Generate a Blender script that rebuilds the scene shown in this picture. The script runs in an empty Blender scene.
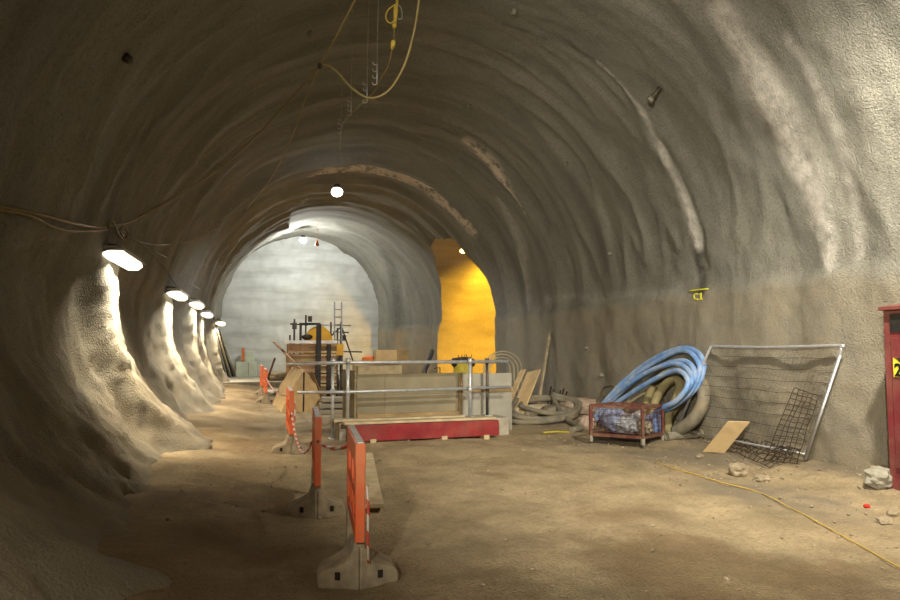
import bpy, bmesh, math, random
import numpy as np
from mathutils import Vector, Matrix, noise
from mathutils.bvhtree import BVHTree

random.seed(7)
SC = bpy.context.scene
COL = SC.collection
FPX = 700.0
YAW, PITCH = math.atan(180 / FPX), math.atan(47 / FPX)
CAM = Vector((0, 0, 1.6))

# ---------------------------------------------------------------- camera
cd = bpy.data.cameras.new('camera')
cam = bpy.data.objects.new('camera', cd)
COL.objects.link(cam)
cd.sensor_width = 36.0
cd.lens = FPX * 36.0 / 900.0
cam.location = CAM
cam.rotation_euler = (math.pi / 2 + PITCH, 0, -YAW)
SC.camera = cam
SC.view_settings.view_transform = 'Standard'
SC.view_settings.look = 'None'
SC.view_settings.exposure = 0.1
SC.view_settings.gamma = 1.0
SC.view_settings.use_curve_mapping = False
ROT = cam.rotation_euler.to_matrix()


def ray(px, py):
    return (ROT @ Vector(((px - 450) / FPX, (300 - py) / FPX, -1.0)))


def W(px, py, Y):
    """point of the place at distance Y down the tunnel seen at a photo position"""
    d = ray(px, py)
    return CAM + d * (Y / d.y)


def WX(px, py, X):
    d = ray(px, py)
    return CAM + d * (X / d.x)


def nz(x, y, z=0.0):
    return noise.noise((x, y, z))


def sstep(a, b, v):
    t = min(1, max(0, (v - a) / (b - a)))
    return t * t * (3 - 2 * t)


def floor_h(x, y):
    h = 0.035 * nz(x * .55, y * .55, 3.1) + 0.015 * nz(x * 1.9, y * 1.9, 8.2)
    h += 0.13 * sstep(5.6, 7.1, x) * (0.8 + 0.5 * nz(x * .8, y * .8, 5))
    h += 0.20 * sstep(0.3, -1.3, x) * (0.8 + 0.5 * nz(x * .7, y * .7, 9))
    return h


def F(px, py, lift=0.0):
    """point on the dirt floor seen at a photo position"""
    d = ray(px, py)
    z = 0
    for _ in range(12):
        t = (z - 1.6) / d.z
        p = CAM + d * t
        z = floor_h(p.x, p.y)
    return Vector((p.x, p.y, z + lift))


def ground(x, y, lift=0.0):
    return Vector((x, y, floor_h(x, y) + lift))


# ---------------------------------------------------------------- materials
def mat(name, col, rough=.8, metal=0., var=.25, scale=6., bump=.15, bscale=40., dust=0.,
        dustcol=(.30, .23, .13), emit=None, estr=0., detail=6., spec=.3):
    m = bpy.data.materials.new(name)
    m.use_nodes = True
    nt = m.node_tree
    N, L = nt.nodes, nt.links
    b = N['Principled BSDF']
    b.inputs['Roughness'].default_value = rough
    b.inputs['Metallic'].default_value = metal
    b.inputs['Specular IOR Level'].default_value = spec
    tc = N.new('ShaderNodeTexCoord')
    n1 = N.new('ShaderNodeTexNoise')
    n1.inputs['Scale'].default_value = scale
    n1.inputs['Detail'].default_value = detail
    L.new(tc.outputs['Object'], n1.inputs['Vector'])
    mx = N.new('ShaderNodeMix')
    mx.data_type = 'RGBA'
    r = N.new('ShaderNodeMapRange')
    r.inputs[1].default_value, r.inputs[2].default_value = .3, .7
    L.new(n1.outputs['Fac'], r.inputs[0])
    L.new(r.outputs[0], mx.inputs[0])
    mx.inputs[6].default_value = [c * (1 - var) for c in col] + [1]
    mx.inputs[7].default_value = [min(1, c * (1 + var)) for c in col] + [1]
    out = mx.outputs[2]
    if dust > 0:
        n2 = N.new('ShaderNodeTexNoise')
        n2.inputs['Scale'].default_value = scale * .6
        n2.inputs['Detail'].default_value = 8
        n2.inputs['Roughness'].default_value = .65
        L.new(tc.outputs['Object'], n2.inputs['Vector'])
        r2 = N.new('ShaderNodeMapRange')
        r2.inputs[1].default_value, r2.inputs[2].default_value = .42, .62
        r2.inputs[4].default_value = dust
        L.new(n2.outputs['Fac'], r2.inputs[0])
        m2 = N.new('ShaderNodeMix')
        m2.data_type = 'RGBA'
        L.new(r2.outputs[0], m2.inputs[0])
        L.new(out, m2.inputs[6])
        m2.inputs[7].default_value = list(dustcol) + [1]
        out = m2.outputs[2]
    L.new(out, b.inputs['Base Color'])
    if bump > 0:
        n3 = N.new('ShaderNodeTexNoise')
        n3.inputs['Scale'].default_value = bscale
        n3.inputs['Detail'].default_value = 4
        L.new(tc.outputs['Object'], n3.inputs['Vector'])
        bp = N.new('ShaderNodeBump')
        bp.inputs['Strength'].default_value = bump
        bp.inputs['Distance'].default_value = .02
        L.new(n3.outputs['Fac'], bp.inputs['Height'])
        L.new(bp.outputs[0], b.inputs['Normal'])
    if emit:
        b.inputs['Emission Color'].default_value = list(emit) + [1]
        b.inputs['Emission Strength'].default_value = estr
    return m


def shotcrete(name, base, warm, bstr=.75, stain=True, ring=(.35, 2.6, .35), rk=.62):
    m = bpy.data.materials.new(name)
    m.use_nodes = True
    nt = m.node_tree
    N, L = nt.nodes, nt.links
    b = N['Principled BSDF']
    b.inputs['Roughness'].default_value = .92
    b.inputs['Specular IOR Level'].default_value = .15
    tc = N.new('ShaderNodeTexCoord')

    def nois(scale, detail=6, rough=.55, mapping=None):
        n = N.new('ShaderNodeTexNoise')
        n.inputs['Scale'].default_value = scale
        n.inputs['Detail'].default_value = detail
        n.inputs['Roughness'].default_value = rough
        src = tc.outputs['Object']
        if mapping:
            mp = N.new('ShaderNodeMapping')
            mp.inputs['Scale'].default_value = mapping
            L.new(src, mp.inputs['Vector'])
            src = mp.outputs[0]
        L.new(src, n.inputs['Vector'])
        return n.outputs['Fac']

    def rng(s, a, b_, c=0., d=1.):
        r = N.new('ShaderNodeMapRange')
        for i, v in zip((1, 2, 3, 4), (a, b_, c, d)):
            r.inputs[i].default_value = v
        L.new(s, r.inputs[0])
        return r.outputs[0]

    def mix(f, a, b_, mode='MIX'):
        x = N.new('ShaderNodeMix')
        x.data_type = 'RGBA'
        x.blend_type = mode
        if isinstance(f, float):
            x.inputs[0].default_value = f
        else:
            L.new(f, x.inputs[0])
        for k, v in ((6, a), (7, b_)):
            if isinstance(v, tuple):
                x.inputs[k].default_value = list(v) + [1]
            else:
                L.new(v, x.inputs[k])
        return x.outputs[2]
    c = mix(rng(nois(.9, 5), .35, .65), base, warm)
    c = mix(rng(nois(.7, 7, .6, ring), .40, .68, 0, rk), c, tuple(v * .42 for v in base))
    c = mix(rng(nois(7, 8, .7), .35, .7, 0, .35), c, tuple(v * .55 for v in base))
    c = mix(rng(nois(24, 5, .75), .50, .62, 0, .55), c, tuple(v * .45 for v in base))
    c = mix(rng(nois(60, 3, .6), .4, .7, 0, .25), c, tuple(min(1, v * 1.6) for v in base))
    if stain:
        at = N.new('ShaderNodeAttribute')
        at.attribute_name = 'stain'
        sp = N.new('ShaderNodeSeparateColor')
        L.new(at.outputs['Color'], sp.inputs[0])
        mul = N.new('ShaderNodeMath')
        mul.operation = 'MULTIPLY'
        L.new(sp.outputs[1], mul.inputs[0])
        L.new(rng(nois(5, 6, .7), .30, .55, .35, 1), mul.inputs[1])
        c = mix(mul.outputs[0], c, tuple(v * .3 for v in base))
        mu2 = N.new('ShaderNodeMath')
        mu2.operation = 'MULTIPLY'
        L.new(sp.outputs[0], mu2.inputs[0])
        L.new(rng(nois(5.5, 8, .75), .34, .58, .22, 1), mu2.inputs[1])
        c = mix(mu2.outputs[0], c, (.62, .58, .51))
        mu3 = N.new('ShaderNodeMath')
        mu3.operation = 'MULTIPLY'
        L.new(sp.outputs[2], mu3.inputs[0])
        L.new(rng(nois(4, 7, .75), .42, .50, 0, 1), mu3.inputs[1])
        c = mix(mu3.outputs[0], c, (.70, .60, .48))
    if stain:
        mu4 = N.new('ShaderNodeMath')
        mu4.operation = 'MULTIPLY'
        L.new(at.outputs['Alpha'], mu4.inputs[0])
        L.new(rng(nois(2.2, 7, .7), .32, .58, .35, 1), mu4.inputs[1])
        c = mix(mu4.outputs[0], c, (.37, .31, .21))
    L.new(c, b.inputs['Base Color'])
    vo = N.new('ShaderNodeTexVoronoi')
    vo.inputs['Scale'].default_value = 45
    L.new(tc.outputs['Object'], vo.inputs['Vector'])
    ad = N.new('ShaderNodeMath')
    ad.operation = 'ADD'
    L.new(nois(34, 7, .75), ad.inputs[0])
    ml = N.new('ShaderNodeMath')
    ml.operation = 'MULTIPLY'
    ml.inputs[1].default_value = -.5
    L.new(vo.outputs['Distance'], ml.inputs[0])
    L.new(ml.outputs[0], ad.inputs[1])
    bp = N.new('ShaderNodeBump')
    bp.inputs['Strength'].default_value = bstr
    bp.inputs['Distance'].default_value = .03
    L.new(ad.outputs[0], bp.inputs['Height'])
    L.new(bp.outputs[0], b.inputs['Normal'])
    return m


def floor_mat():
    m = shotcrete('dirt', (.40, .305, .175), (.50, .39, .23), .8, False, (2.2, 1.6, 1), .8)
    nt = m.node_tree
    N, L = nt.nodes, nt.links
    b = N['Principled BSDF']
    old = b.inputs['Base Color'].links[0].from_socket
    at = N.new('ShaderNodeAttribute')
    at.attribute_name = 'stain'
    sp = N.new('ShaderNodeSeparateColor')
    L.new(at.outputs['Color'], sp.inputs[0])
    x = N.new('ShaderNodeMix')
    x.data_type = 'RGBA'
    L.new(sp.outputs[0], x.inputs[0])
    L.new(old, x.inputs[6])
    x.inputs[7].default_value = (.20, .165, .115, 1)
    y = N.new('ShaderNodeMix')
    y.data_type = 'RGBA'
    L.new(sp.outputs[1], y.inputs[0])
    L.new(x.outputs[2], y.inputs[6])
    y.inputs[7].default_value = (.15, .085, .034, 1)
    L.new(y.outputs[2], b.inputs['Base Color'])
    return m


M = dict(
    lining=shotcrete('sprayed_concrete', (.25, .242, .200), (.305, .290, .235)),
    head=mat('smooth_grey_concrete', (.60, .61, .56), .9, var=.14, scale=1.6, bump=.3, bscale=8),
    dirt=floor_mat(),
    concrete=mat('pale_concrete', (.36, .33, .26), .9, var=.3, scale=5, bump=.3, bscale=50, dust=.5),
    orange=mat('orange_plastic', (.78, .125, .035), .5, var=.12, scale=4, bump=.05, dust=.5, dustcol=(.55, .27, .13)),
    dusty=mat('dusty_rubber', (.36, .29, .19), .95, var=.3, scale=9, bump=.35, bscale=60),
    hole=mat('dark_recess', (.03, .022, .014), .9, bump=0),
    white=mat('white_plastic', (.72, .68, .62), .6, var=.1, scale=8, bump=.05, dust=.3),
    redsteel=mat('red_painted_steel', (.22, .012, .016), .55, var=.25, scale=4, bump=.1, dust=.15),
    redrust=mat('red_brown_steel', (.11, .028, .021), .7, var=.35, scale=8, bump=.2, dust=.35),
    redcab=mat('red_cabinet_paint', (.165, .024, .028), .6, var=.25, scale=3, bump=.05, dust=.25),
    galv=mat('galvanised_tube', (.52, .53, .53), .42, .55, var=.15, scale=12, bump=.05, dust=.2),
    alu=mat('aluminium_tube', (.66, .67, .68), .38, .6, var=.1, scale=12, bump=.03, dust=.12),
    ladder=mat('dull_ladder_metal', (.24, .25, .25), .5, .4, var=.15, scale=12, bump=.03, dust=.2),
    darksteel=mat('dark_steel', (.06, .055, .048), .6, .4, var=.3, scale=12, bump=.1, dust=.3),
    rust=mat('rusty_bar', (.06, .042, .03), .8, .2, var=.4, scale=20, bump=.1),
    ply=mat('pale_plywood', (.60, .43, .215), .75, var=.16, scale=4, bump=.08, dust=.2),
    board=mat('sawn_board', (.50, .40, .24), .8, var=.25, scale=5, bump=.15, dust=.35),
    hoard=mat('grey_brown_hoarding', (.235, .200, .125), .75, var=.18, scale=3, bump=.1, dust=.3),
    hoardgrey=mat('grey_hoarding', (.30, .285, .235), .75, var=.14, scale=3, bump=.1, dust=.3),
    crate=mat('brown_crate_timber', (.40, .24, .13), .8, var=.3, scale=5, bump=.15, dust=.25),
    cratedark=mat('dark_crate_timber', (.30, .20, .09), .8, var=.3, scale=5, bump=.15, dust=.2),
    black=mat('black_plastic', (.018, .017, .015), .6, bump=.05, dust=.1),
    yellow=mat('yellow_paint', (.72, .36, .015), .5, var=.12, scale=4, bump=.05, dust=.2),
    yellowbag=mat('dull_yellow_sack', (.42, .34, .045), .8, var=.2, scale=6, bump=.2),
    bluehose=mat('blue_hose', (.15, .30, .60), .5, var=.2, scale=5, bump=.05, dust=.75, dustcol=(.44, .51, .60)),
    khaki=mat('khaki_hose', (.27, .225, .10), .7, var=.25, scale=6, bump=.1, dust=.4),
    greyhose=mat('grey_hose', (.20, .18, .13), .8, var=.3, scale=6, bump=.15, dust=.5),
    palehose=mat('pale_pipe', (.50, .42, .27), .7, var=.2, scale=6, bump=.1),
    cable=mat('yellow_cable', (.27, .20, .07), .55, var=.15, scale=8, bump=0),
    floorcable=mat('bright_yellow_cable', (.62, .40, .06), .5, var=.1, scale=3, bump=0, dust=.6),
    connector=mat('yellow_connector', (.72, .52, .08), .5, var=.1, bump=0),
    sheet=mat('grey_plastic_sheet', (.26, .27, .28), .45, var=.45, scale=7, bump=.3, bscale=18),
    bluesheet=mat('blue_grey_sheet', (.20, .23, .33), .45, var=.45, scale=7, bump=.3, bscale=18),
    sack=mat('pale_dusty_sack', (.44, .36, .24), .9, var=.2, scale=6, bump=.4, bscale=25),
    pinksack=mat('pinkish_dusty_block', (.42, .31, .23), .9, var=.25, scale=6, bump=.4, bscale=25),
    stone=mat('grey_stone', (.30, .24, .155), .9, var=.3, scale=9, bump=.5, bscale=25),
    whitestone=mat('pale_stone', (.27, .25, .19), .9, var=.2, scale=9, bump=.4, bscale=25),
    paleg=mat('pale_green_board', (.56, .60, .46), .7, var=.1, scale=4, bump=.08),
    paint=mat('yellow_spray_paint', (.78, .74, .04), .7, var=.08, bump=0),
    signy=mat('sign_yellow', (.82, .68, .05), .5, var=.05, bump=0),
    ink=mat('sign_black', (.012, .012, .012), .5, var=.05, bump=0),
    tube=mat('lit_fluorescent_diffuser', (.9, .85, .75), .4, bump=0, emit=(1, .88, .68), estr=2.4),
    led=mat('lit_lamp_glass', (.9, .92, 1), .4, bump=0, emit=(.86, .90, 1), estr=14),
    sodium=mat('lit_sodium_glass', (1, .8, .4), .4, bump=0, emit=(1, .66, .20), estr=9),
    floodglass=mat('lit_flood_glass', (1, .95, .85), .4, bump=0, emit=(1, .90, .72), estr=10),
    redrag=mat('red_scrap', (.60, .03, .02), .7, bump=0),
    orangecone=mat('orange_fabric', (.75, .22, .05), .7, bump=0),
)
# striped tape
mt = bpy.data.materials.new('red_white_tape')
mt.use_nodes = True
_n, _l = mt.node_tree.nodes, mt.node_tree.links
_tc = _n.new('ShaderNodeTexCoord')
_w = _n.new('ShaderNodeTexWave')
_w.inputs['Scale'].default_value = 3.2
_w.bands_direction = 'DIAGONAL'
_l.new(_tc.outputs['Object'], _w.inputs['Vector'])
_cr = _n.new('ShaderNodeValToRGB')
_cr.color_ramp.interpolation = 'CONSTANT'
_cr.color_ramp.elements[0].color = (.62, .06, .03, 1)
_cr.color_ramp.elements[1].position = .5
_cr.color_ramp.elements[1].color = (.66, .55, .45, 1)
_l.new(_w.outputs['Fac'], _cr.inputs[0])
_l.new(_cr.outputs[0], _n['Principled BSDF'].inputs['Base Color'])
M['tape'] = mt

# ---------------------------------------------------------------- mesh helpers
ORG = {}


def V(*a):
    return Vector(a if len(a) > 1 else a[0])


def tag(o, label, cat, group=None, kind=None):
    o['label'] = label
    o['category'] = cat
    if group:
        o['group'] = group
    if kind:
        o['kind'] = kind
    return o


def thing(name, label, cat, loc, group=None):
    o = bpy.data.objects.new(name, None)
    o.empty_display_size = .1
    COL.objects.link(o)
    o.location = loc
    ORG[o.name] = Vector(loc)
    return tag(o, label, cat, group)


class MB:
    def __init__(self):
        self.bm = bmesh.new()

    def box(self, c, size, rot=None):
        r = bmesh.ops.create_cube(self.bm, size=1.0)
        mtx = Matrix.Translation(V(c)) @ (rot.to_4x4() if rot is not None else Matrix.Identity(4)) @ Matrix.Diagonal((*size, 1))
        bmesh.ops.transform(self.bm, matrix=mtx, verts=r['verts'])
        return self

    def bar(self, p, q, w, h, up=(0, 0, 1)):
        p, q = V(p), V(q)
        d = (q - p)
        y = d.normalized()
        x = y.cross(V(up)).normalized()
        z = x.cross(y)
        return self.box((p + q) / 2, (w, d.length, h), Matrix((x, y, z)).transposed())

    def tube(self, pts, r, seg=8, closed=False, caps=True):
        pts = [V(p) for p in pts]
        n = len(pts)
        rings = []
        ref = None
        for i, p in enumerate(pts):
            if closed:
                t = pts[(i + 1) % n] - pts[i - 1]
            else:
                t = pts[min(i + 1, n - 1)] - pts[max(i - 1, 0)]
            t.normalize()
            if ref is None:
                ref = V(0, 0, 1) if abs(t.z) < .9 else V(1, 0, 0)
            ref = (ref - t * ref.dot(t))
            if ref.length < 1e-5:
                ref = t.orthogonal()
            ref.normalize()
            b = t.cross(ref)
            rr = r[i] if isinstance(r, (list, tuple)) else r
            rings.append([self.bm.verts.new(p + (ref * math.cos(a) + b * math.sin(a)) * rr)
                          for a in (2 * math.pi * k / seg for k in range(seg))])
        m = n if closed else n - 1
        for i in range(m):
            A, B = rings[i], rings[(i + 1) % n]
            for k in range(seg):
                f = self.bm.faces.new((A[k], A[(k + 1) % seg], B[(k + 1) % seg], B[k]))
                f.smooth = True
        if caps and not closed:
            self.bm.faces.new(rings[0][::-1])
            self.bm.faces.new(rings[-1])
        return self

    def pipe(self, p, q, r, seg=10):
        return self.tube([p, q], r, seg)

    def hollow(self, p, q, r, th, seg=16):
        p, q = V(p), V(q)
        t = (q - p).normalized()
        a = t.orthogonal().normalized()
        b = t.cross(a)
        R = []
        for c, rr in ((p, r), (q, r), (q, r - th), (p, r - th)):
            R.append([self.bm.verts.new(c + (a * math.cos(x) + b * math.sin(x)) * rr)
                      for x in (2 * math.pi * k / seg for k in range(seg))])
        for i in range(4):
            A, B = R[i], R[(i + 1) % 4]
            for k in range(seg):
                self.bm.faces.new((A[k], A[(k + 1) % seg], B[(k + 1) % seg], B[k])).smooth = i % 2 == 0
        return self

    def prism(self, poly, vec):
        vec = V(vec)
        A = [self.bm.verts.new(V(p)) for p in poly]
        B = [self.bm.verts.new(V(p) + vec) for p in poly]
        n = len(poly)
        self.bm.faces.new(A)
        self.bm.faces.new(B[::-1])
        for i in range(n):
            self.bm.faces.new((A[i], B[i], B[(i + 1) % n], A[(i + 1) % n]))
        return self

    def lump(self, c, size, amp=.2, fr=2.2, sub=3, seed=0., rot=0., flat=False):
        r = bmesh.ops.create_icosphere(self.bm, subdivisions=sub, radius=1)
        rz = Matrix.Rotation(rot, 3, 'Z')
        for v in r['verts']:
            d = v.co.normalized()
            # superellipsoid-ish block
            k = 1.0 / (abs(d.x) ** 4 + abs(d.y) ** 4 + abs(d.z) ** 4) ** .25
            p = d * (.55 + .45 * k if flat else 1)
            p *= 1 + amp * noise.noise(d * fr + V(seed, seed * 1.7, 0)) + amp * .4 * noise.noise(d * fr * 2.7 + V(0, seed, 3))
            v.co = rz @ V(p.x * size[0], p.y * size[1], p.z * size[2]) + V(c)
        for f in {f for v in r['verts'] for f in v.link_faces}:
            f.smooth = not flat
        return self

    def build(self, name, m, parent=None, bevel=0., org=None, smooth=False):
        bm = self.bm
        bmesh.ops.recalc_face_normals(bm, faces=bm.faces)
        if parent is not None:
            o0 = ORG[parent.name]
        else:
            if org is None:
                xs = [v.co for v in bm.verts]
                mn = [min(c[i] for c in xs) for i in range(3)]
                mx = [max(c[i] for c in xs) for i in range(3)]
                org = V((mn[0] + mx[0]) / 2, (mn[1] + mx[1]) / 2, mn[2])
            o0 = V(org)
        bmesh.ops.translate(bm, vec=-o0, verts=bm.verts)
        if smooth:
            for f in bm.faces:
                f.smooth = True
        me = bpy.data.meshes.new(name)
        bm.to_mesh(me)
        bm.free()
        me.materials.append(M[m] if isinstance(m, str) else m)
        o = bpy.data.objects.new(name, me)
        COL.objects.link(o)
        if parent is not None:
            o.parent = parent
        else:
            o.location = o0
        ORG[o.name] = o0
        if bevel:
            b = o.modifiers.new('bevel', 'BEVEL')
            b.width = bevel
            b.segments = 2
            b.limit_method = 'ANGLE'
        return o


def smooth_path(pts, n=10, closed=False):
    pts = [V(p) for p in pts]
    out = []
    N = len(pts)
    rng = range(N) if closed else range(N - 1)
    for i in rng:
        if closed:
            p0, p1, p2, p3 = pts[i - 1], pts[i], pts[(i + 1) % N], pts[(i + 2) % N]
        else:
            p0, p1, p2, p3 = pts[max(i - 1, 0)], pts[i], pts[i + 1], pts[min(i + 2, N - 1)]
        for k in range(n):
            t = k / n
            out.append(.5 * ((2 * p1) + (p2 - p0) * t + (2 * p0 - 5 * p1 + 4 * p2 - p3) * t * t + (3 * p1 - p0 - 3 * p2 + p3) * t ** 3))
    if not closed:
        out.append(pts[-1])
    return out


# ================================================================ THE TUNNEL
LAMP_Y = [11.3, 17.2, 21.3, 24.4, 29.5, 1.6]
Y_END = 35.0
Y0 = -5.0


def sect(Y):
    t = sstep(29.5, 34.5, Y)
    cx, cz, R = 2.35 - .85 * t, 2.35 + .9 * t, 4.7 - .85 * t
    return cx, cz, R


def flare(Y):
    return float(np.interp(Y, [0, 4, 9.8, 17, 25, 33], [2.0, 1.85, 1.5, 1.15, .8, .5]))


def inward(Y, z, side, ang):
    """irregular rings of the sprayed lining: how far the surface stands in"""
    d = 0.
    d += .20 * math.exp(-((Y - 19.6) / .5) ** 2) + .08 * math.exp(-((Y - 16.2) / .35) ** 2)
    d += .10 * math.exp(-((Y - 13.2) / .4) ** 2) * (.5 + .5 * math.sin(ang * 2.1))
    far = sstep(19.9, 20.6, Y)
    d += .10 * far
    d += (.018 + .05 * sstep(13, 24, Y)) * math.sin(Y * 4.3 + 1.2 * math.sin(Y * .9) + .5 * nz(ang * 1.3, Y * .2, 2))
    d += .07 * nz(ang * 1.6, Y * .8, 1.0) + .045 * nz(ang * 5, Y * 1.6, 4.0) + .018 * nz(ang * 17, Y * 3.6, 7.0)
    d += (.4 + .6 * sstep(8, 16, Y)) * .09 * ((1 - abs(nz(ang * 1.7, Y * 1.5, 51))) ** 5 - .3) * sstep(2.4, 3.6, z)
    d += .04 * max(0, nz(ang * 2.5, Y * 2.4, 14.0)) * sstep(3.8, 5.5, z)
    if side > 0:
        d *= 1 - .75 * sstep(26, 27.5, Y) * sstep(31.5, 30, Y)
    d += .012 * nz(ang * 40, Y * 8.5, 17.0) + .010 * abs(nz(ang * 60, Y * 13, 18.0))
    if side < 0:
        k = sstep(3.1, 2.5, z) * sstep(3.0, 6.0, Y)
        b = max(math.exp(-((Y - l) / .85) ** 6) for l in LAMP_Y)
        d += k * (.27 * b - .16)
        lo = sstep(2.6, .5, z)
        d += lo * (.09 * nz(Y * 1.3, z * 1.5, 20) + .07 * nz(Y * 3.3, z * 3.3, 22) + .04 * nz(Y * 8, z * 8, 21)) + .018 * nz(Y * 19, z * 19, 23)
    if side > 0:
        d += .06 * math.exp(-((z - 2.52 - .16 * nz(Y * .8, 0, 31) - .05 * nz(Y * 3, 0, 32)) / .07) ** 2) * max(0, .5 + 1.3 * nz(Y * .9, 1, 33))
        d += .06 * sstep(2.62, 2.4, z + .1 * nz(Y * .8, 0, 31)) - .03 * sstep(1.2, 0, z)
    # open joint C1
    if z > 2.5 and side > 0 or side == 0:
        yj = 10.2 + .10 * nz(ang * 3, 5, 5)
        yj += .05 * nz(ang * 14, 2, 6)
        kk = sstep(2.55, 2.9, z) * max(.1, .55 + 1.0 * nz(ang * 6, 3, 9)) * sstep(1.3, 2.6, ang)
        d -= .07 * math.exp(-((Y - yj) / .06) ** 2) * kk
        d += .035 * math.exp(-((Y - yj - .15) / .09) ** 2) * kk
    return d


NL, NA, NR = 44, 200, 40
ncol = NL + NA + NR + 1


def base_point(j, Y):
    """profile point j: left foot -> crown -> right foot; returns x, z, normal(in), side, angle"""
    cx, cz, R = sect(Y)
    zf = -.12
    if j < NL:
        t = j / NL
        z = zf + (cz - zf) * t
        k = max(0, 1 - max(z, 0) / cz)
        fl = flare(Y)
        x = cx - R + fl * k ** 2.3
        dx = -fl * 2.3 * k ** 1.3 / cz
        n = V(1, 0, -dx).normalized()
        return x, z, n, -1, -(1 - t) * .5
    if j <= NL + NA:
        a = math.pi * (j - NL) / NA
        x, z = cx - R * math.cos(a), cz + R * math.sin(a)
        s = -1 if a < .7 else (1 if a > 1.2 else 0)
        return x, z, V(math.cos(a), 0, -math.sin(a)), s, a
    t = (j - NL - NA) / NR
    z = cz + (zf - cz) * t
    return cx + R + .10 * t, z, V(-1, 0, 0), 1, math.pi + t * .5


def march(px, py):
    """where a photo position meets the smooth lining"""
    d = ray(px, py).normalized()
    t = 3.0
    while t < 45:
        p = CAM + d * t
        cx, cz, R = sect(p.y)
        if p.y >= Y_END:
            break
        if p.z > cz:
            if (p.x - cx) ** 2 + (p.z - cz) ** 2 > R * R:
                break
        else:
            k = max(0, 1 - max(p.z, 0) / cz)
            if p.x > cx + R or p.x < cx - R + flare(p.y) * k ** 2.3:
                break
        t += .03
    return p


ys = [Y0]
while ys[-1] < Y_END:
    y = ys[-1]
    ys.append(y + (.12 if y < 3 else .06 if y < 13 else .085 if y < 22 else .12))
ys[-1] = Y_END
nrow = len(ys)

# opening to the lit side passage, in (Y, z) on the right wall
OPEN = [(21.9, -.12), (21.45, .9), (21.25, 1.8), (21.3, 2.7), (21.45, 3.5), (21.95, 4.6), (22.7, 5.2), (23.66, 5.49), (24.95, 5.5),
        (26.4, 4.95), (27.6, 4.0), (28.6, 2.9), (29.2, 2.0), (29.45, 1.1), (29.5, -.12)]
OPS = [(p.x, p.y) for p in smooth_path([V(a, b, 0) for a, b in OPEN], 8)]
OPA = np.array(OPS)


def inside_open(Y, z):
    c = False
    n = len(OPS)
    for i in range(n):
        (a, b), (e, f) = OPS[i], OPS[i - 1]
        if (b > z) != (f > z) and Y < (e - a) * (z - b) / (f - b) + a:
            c = not c
    return c


def poly_dist(P, pts, wid):
    """soft mask around a 3-D polyline with a width at each point"""
    out = np.zeros(len(P))
    pts = np.array([tuple(p) for p in pts])
    for i in range(len(pts) - 1):
        a, b = pts[i], pts[i + 1]
        ab = b - a
        t = np.clip(((P - a) @ ab) / (ab @ ab), 0, 1)
        dd = np.linalg.norm(P - (a + t[:, None] * ab), axis=1)
        w = wid[i] + (wid[i + 1] - wid[i]) * t
        out = np.maximum(out, np.clip(1.4 - dd / w * 1.0, 0, 1) * (w > 0))
    return out


BASE, DISP = [], []
for Y in ys:
    for j in range(ncol):
        x, z, n, s, a = base_point(j, Y)
        d = inward(Y, z, s, a)
        BASE.append((x, Y, z))
        DISP.append((x + n.x * d, Y, z + n.z * d))
BASE = np.array(BASE)
DISP = np.array(DISP)


def mpath(pp):
    return [march(*p) for p in pp]


ST = np.zeros((len(BASE), 4))
for k_ in range(len(BASE)):
    _x, _y, _z = BASE[k_]
    if _x < 2:
        ST[k_, 3] = .9 * sstep(2.7, .6, _z)
    else:
        ST[k_, 3] = max(.6 * sstep(2.62, 2.35, _z + .12 * nz(_y * 1.3, _z, 40)), .95 * sstep(.9, .05, _z))
# pale dried smears
ST[:, 0] = np.maximum(ST[:, 0], 1.0 * poly_dist(BASE, mpath([(722, 12), (762, 80), (795, 150), (822, 210), (832, 262)]), [.18, .27, .27, .20, .12]))
ST[:, 0] = np.maximum(ST[:, 0], 0.5 * poly_dist(BASE, mpath([(790, 40), (832, 120), (856, 190), (862, 255)]), [.08, .12, .10, .07]))
ST[:, 0] = np.maximum(ST[:, 0], .8 * poly_dist(BASE, mpath([(598, 60), (640, 104), (668, 165), (687, 212), (697, 245)]), [.03, .04, .07, .12, .10]))
ST[:, 0] = np.maximum(ST[:, 0], .22 * poly_dist(BASE, mpath([(545, 300), (575, 296), (600, 299), (640, 292), (660, 294), (690, 288)]), [.14, .08, .13, .06, .13, .12]))
ST[:, 0] = np.maximum(ST[:, 0], .45 * poly_dist(BASE, mpath([(500, 200), (522, 245), (530, 300)]), [.15, .3, .3]))
# beige scabs
ST[:, 2] = np.maximum(ST[:, 2], poly_dist(BASE, mpath([(468, 140), (492, 160), (508, 180), (526, 212)]), [.16, .24, .20, .10]))
ST[:, 2] = np.maximum(ST[:, 2], poly_dist(BASE, mpath([(310, 172), (345, 164), (385, 168), (425, 182), (455, 205), (475, 228)]), [.25, .35, .35, .35, .35, .25]))
# dark seepage
ST[:, 1] = np.maximum(ST[:, 1], poly_dist(BASE, mpath([(684, 205), (696, 245), (703, 292)]), [.05, .14, .12]))
ST[:, 1] = np.maximum(ST[:, 1], .6 * poly_dist(BASE, mpath([(700, 290), (701, 318)]), [.07, .04]))
ST[:, 1] = np.maximum(ST[:, 1], .5 * poly_dist(BASE, mpath([(500, 22), (560, 40), (600, 62), (640, 108)]), [.05, .06, .06, .05]))
ST[:, 1] = np.maximum(ST[:, 1], .5 * poly_dist(BASE, mpath([(385, 250), (398, 290), (400, 345)]), [.35, .4, .4]))

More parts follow.
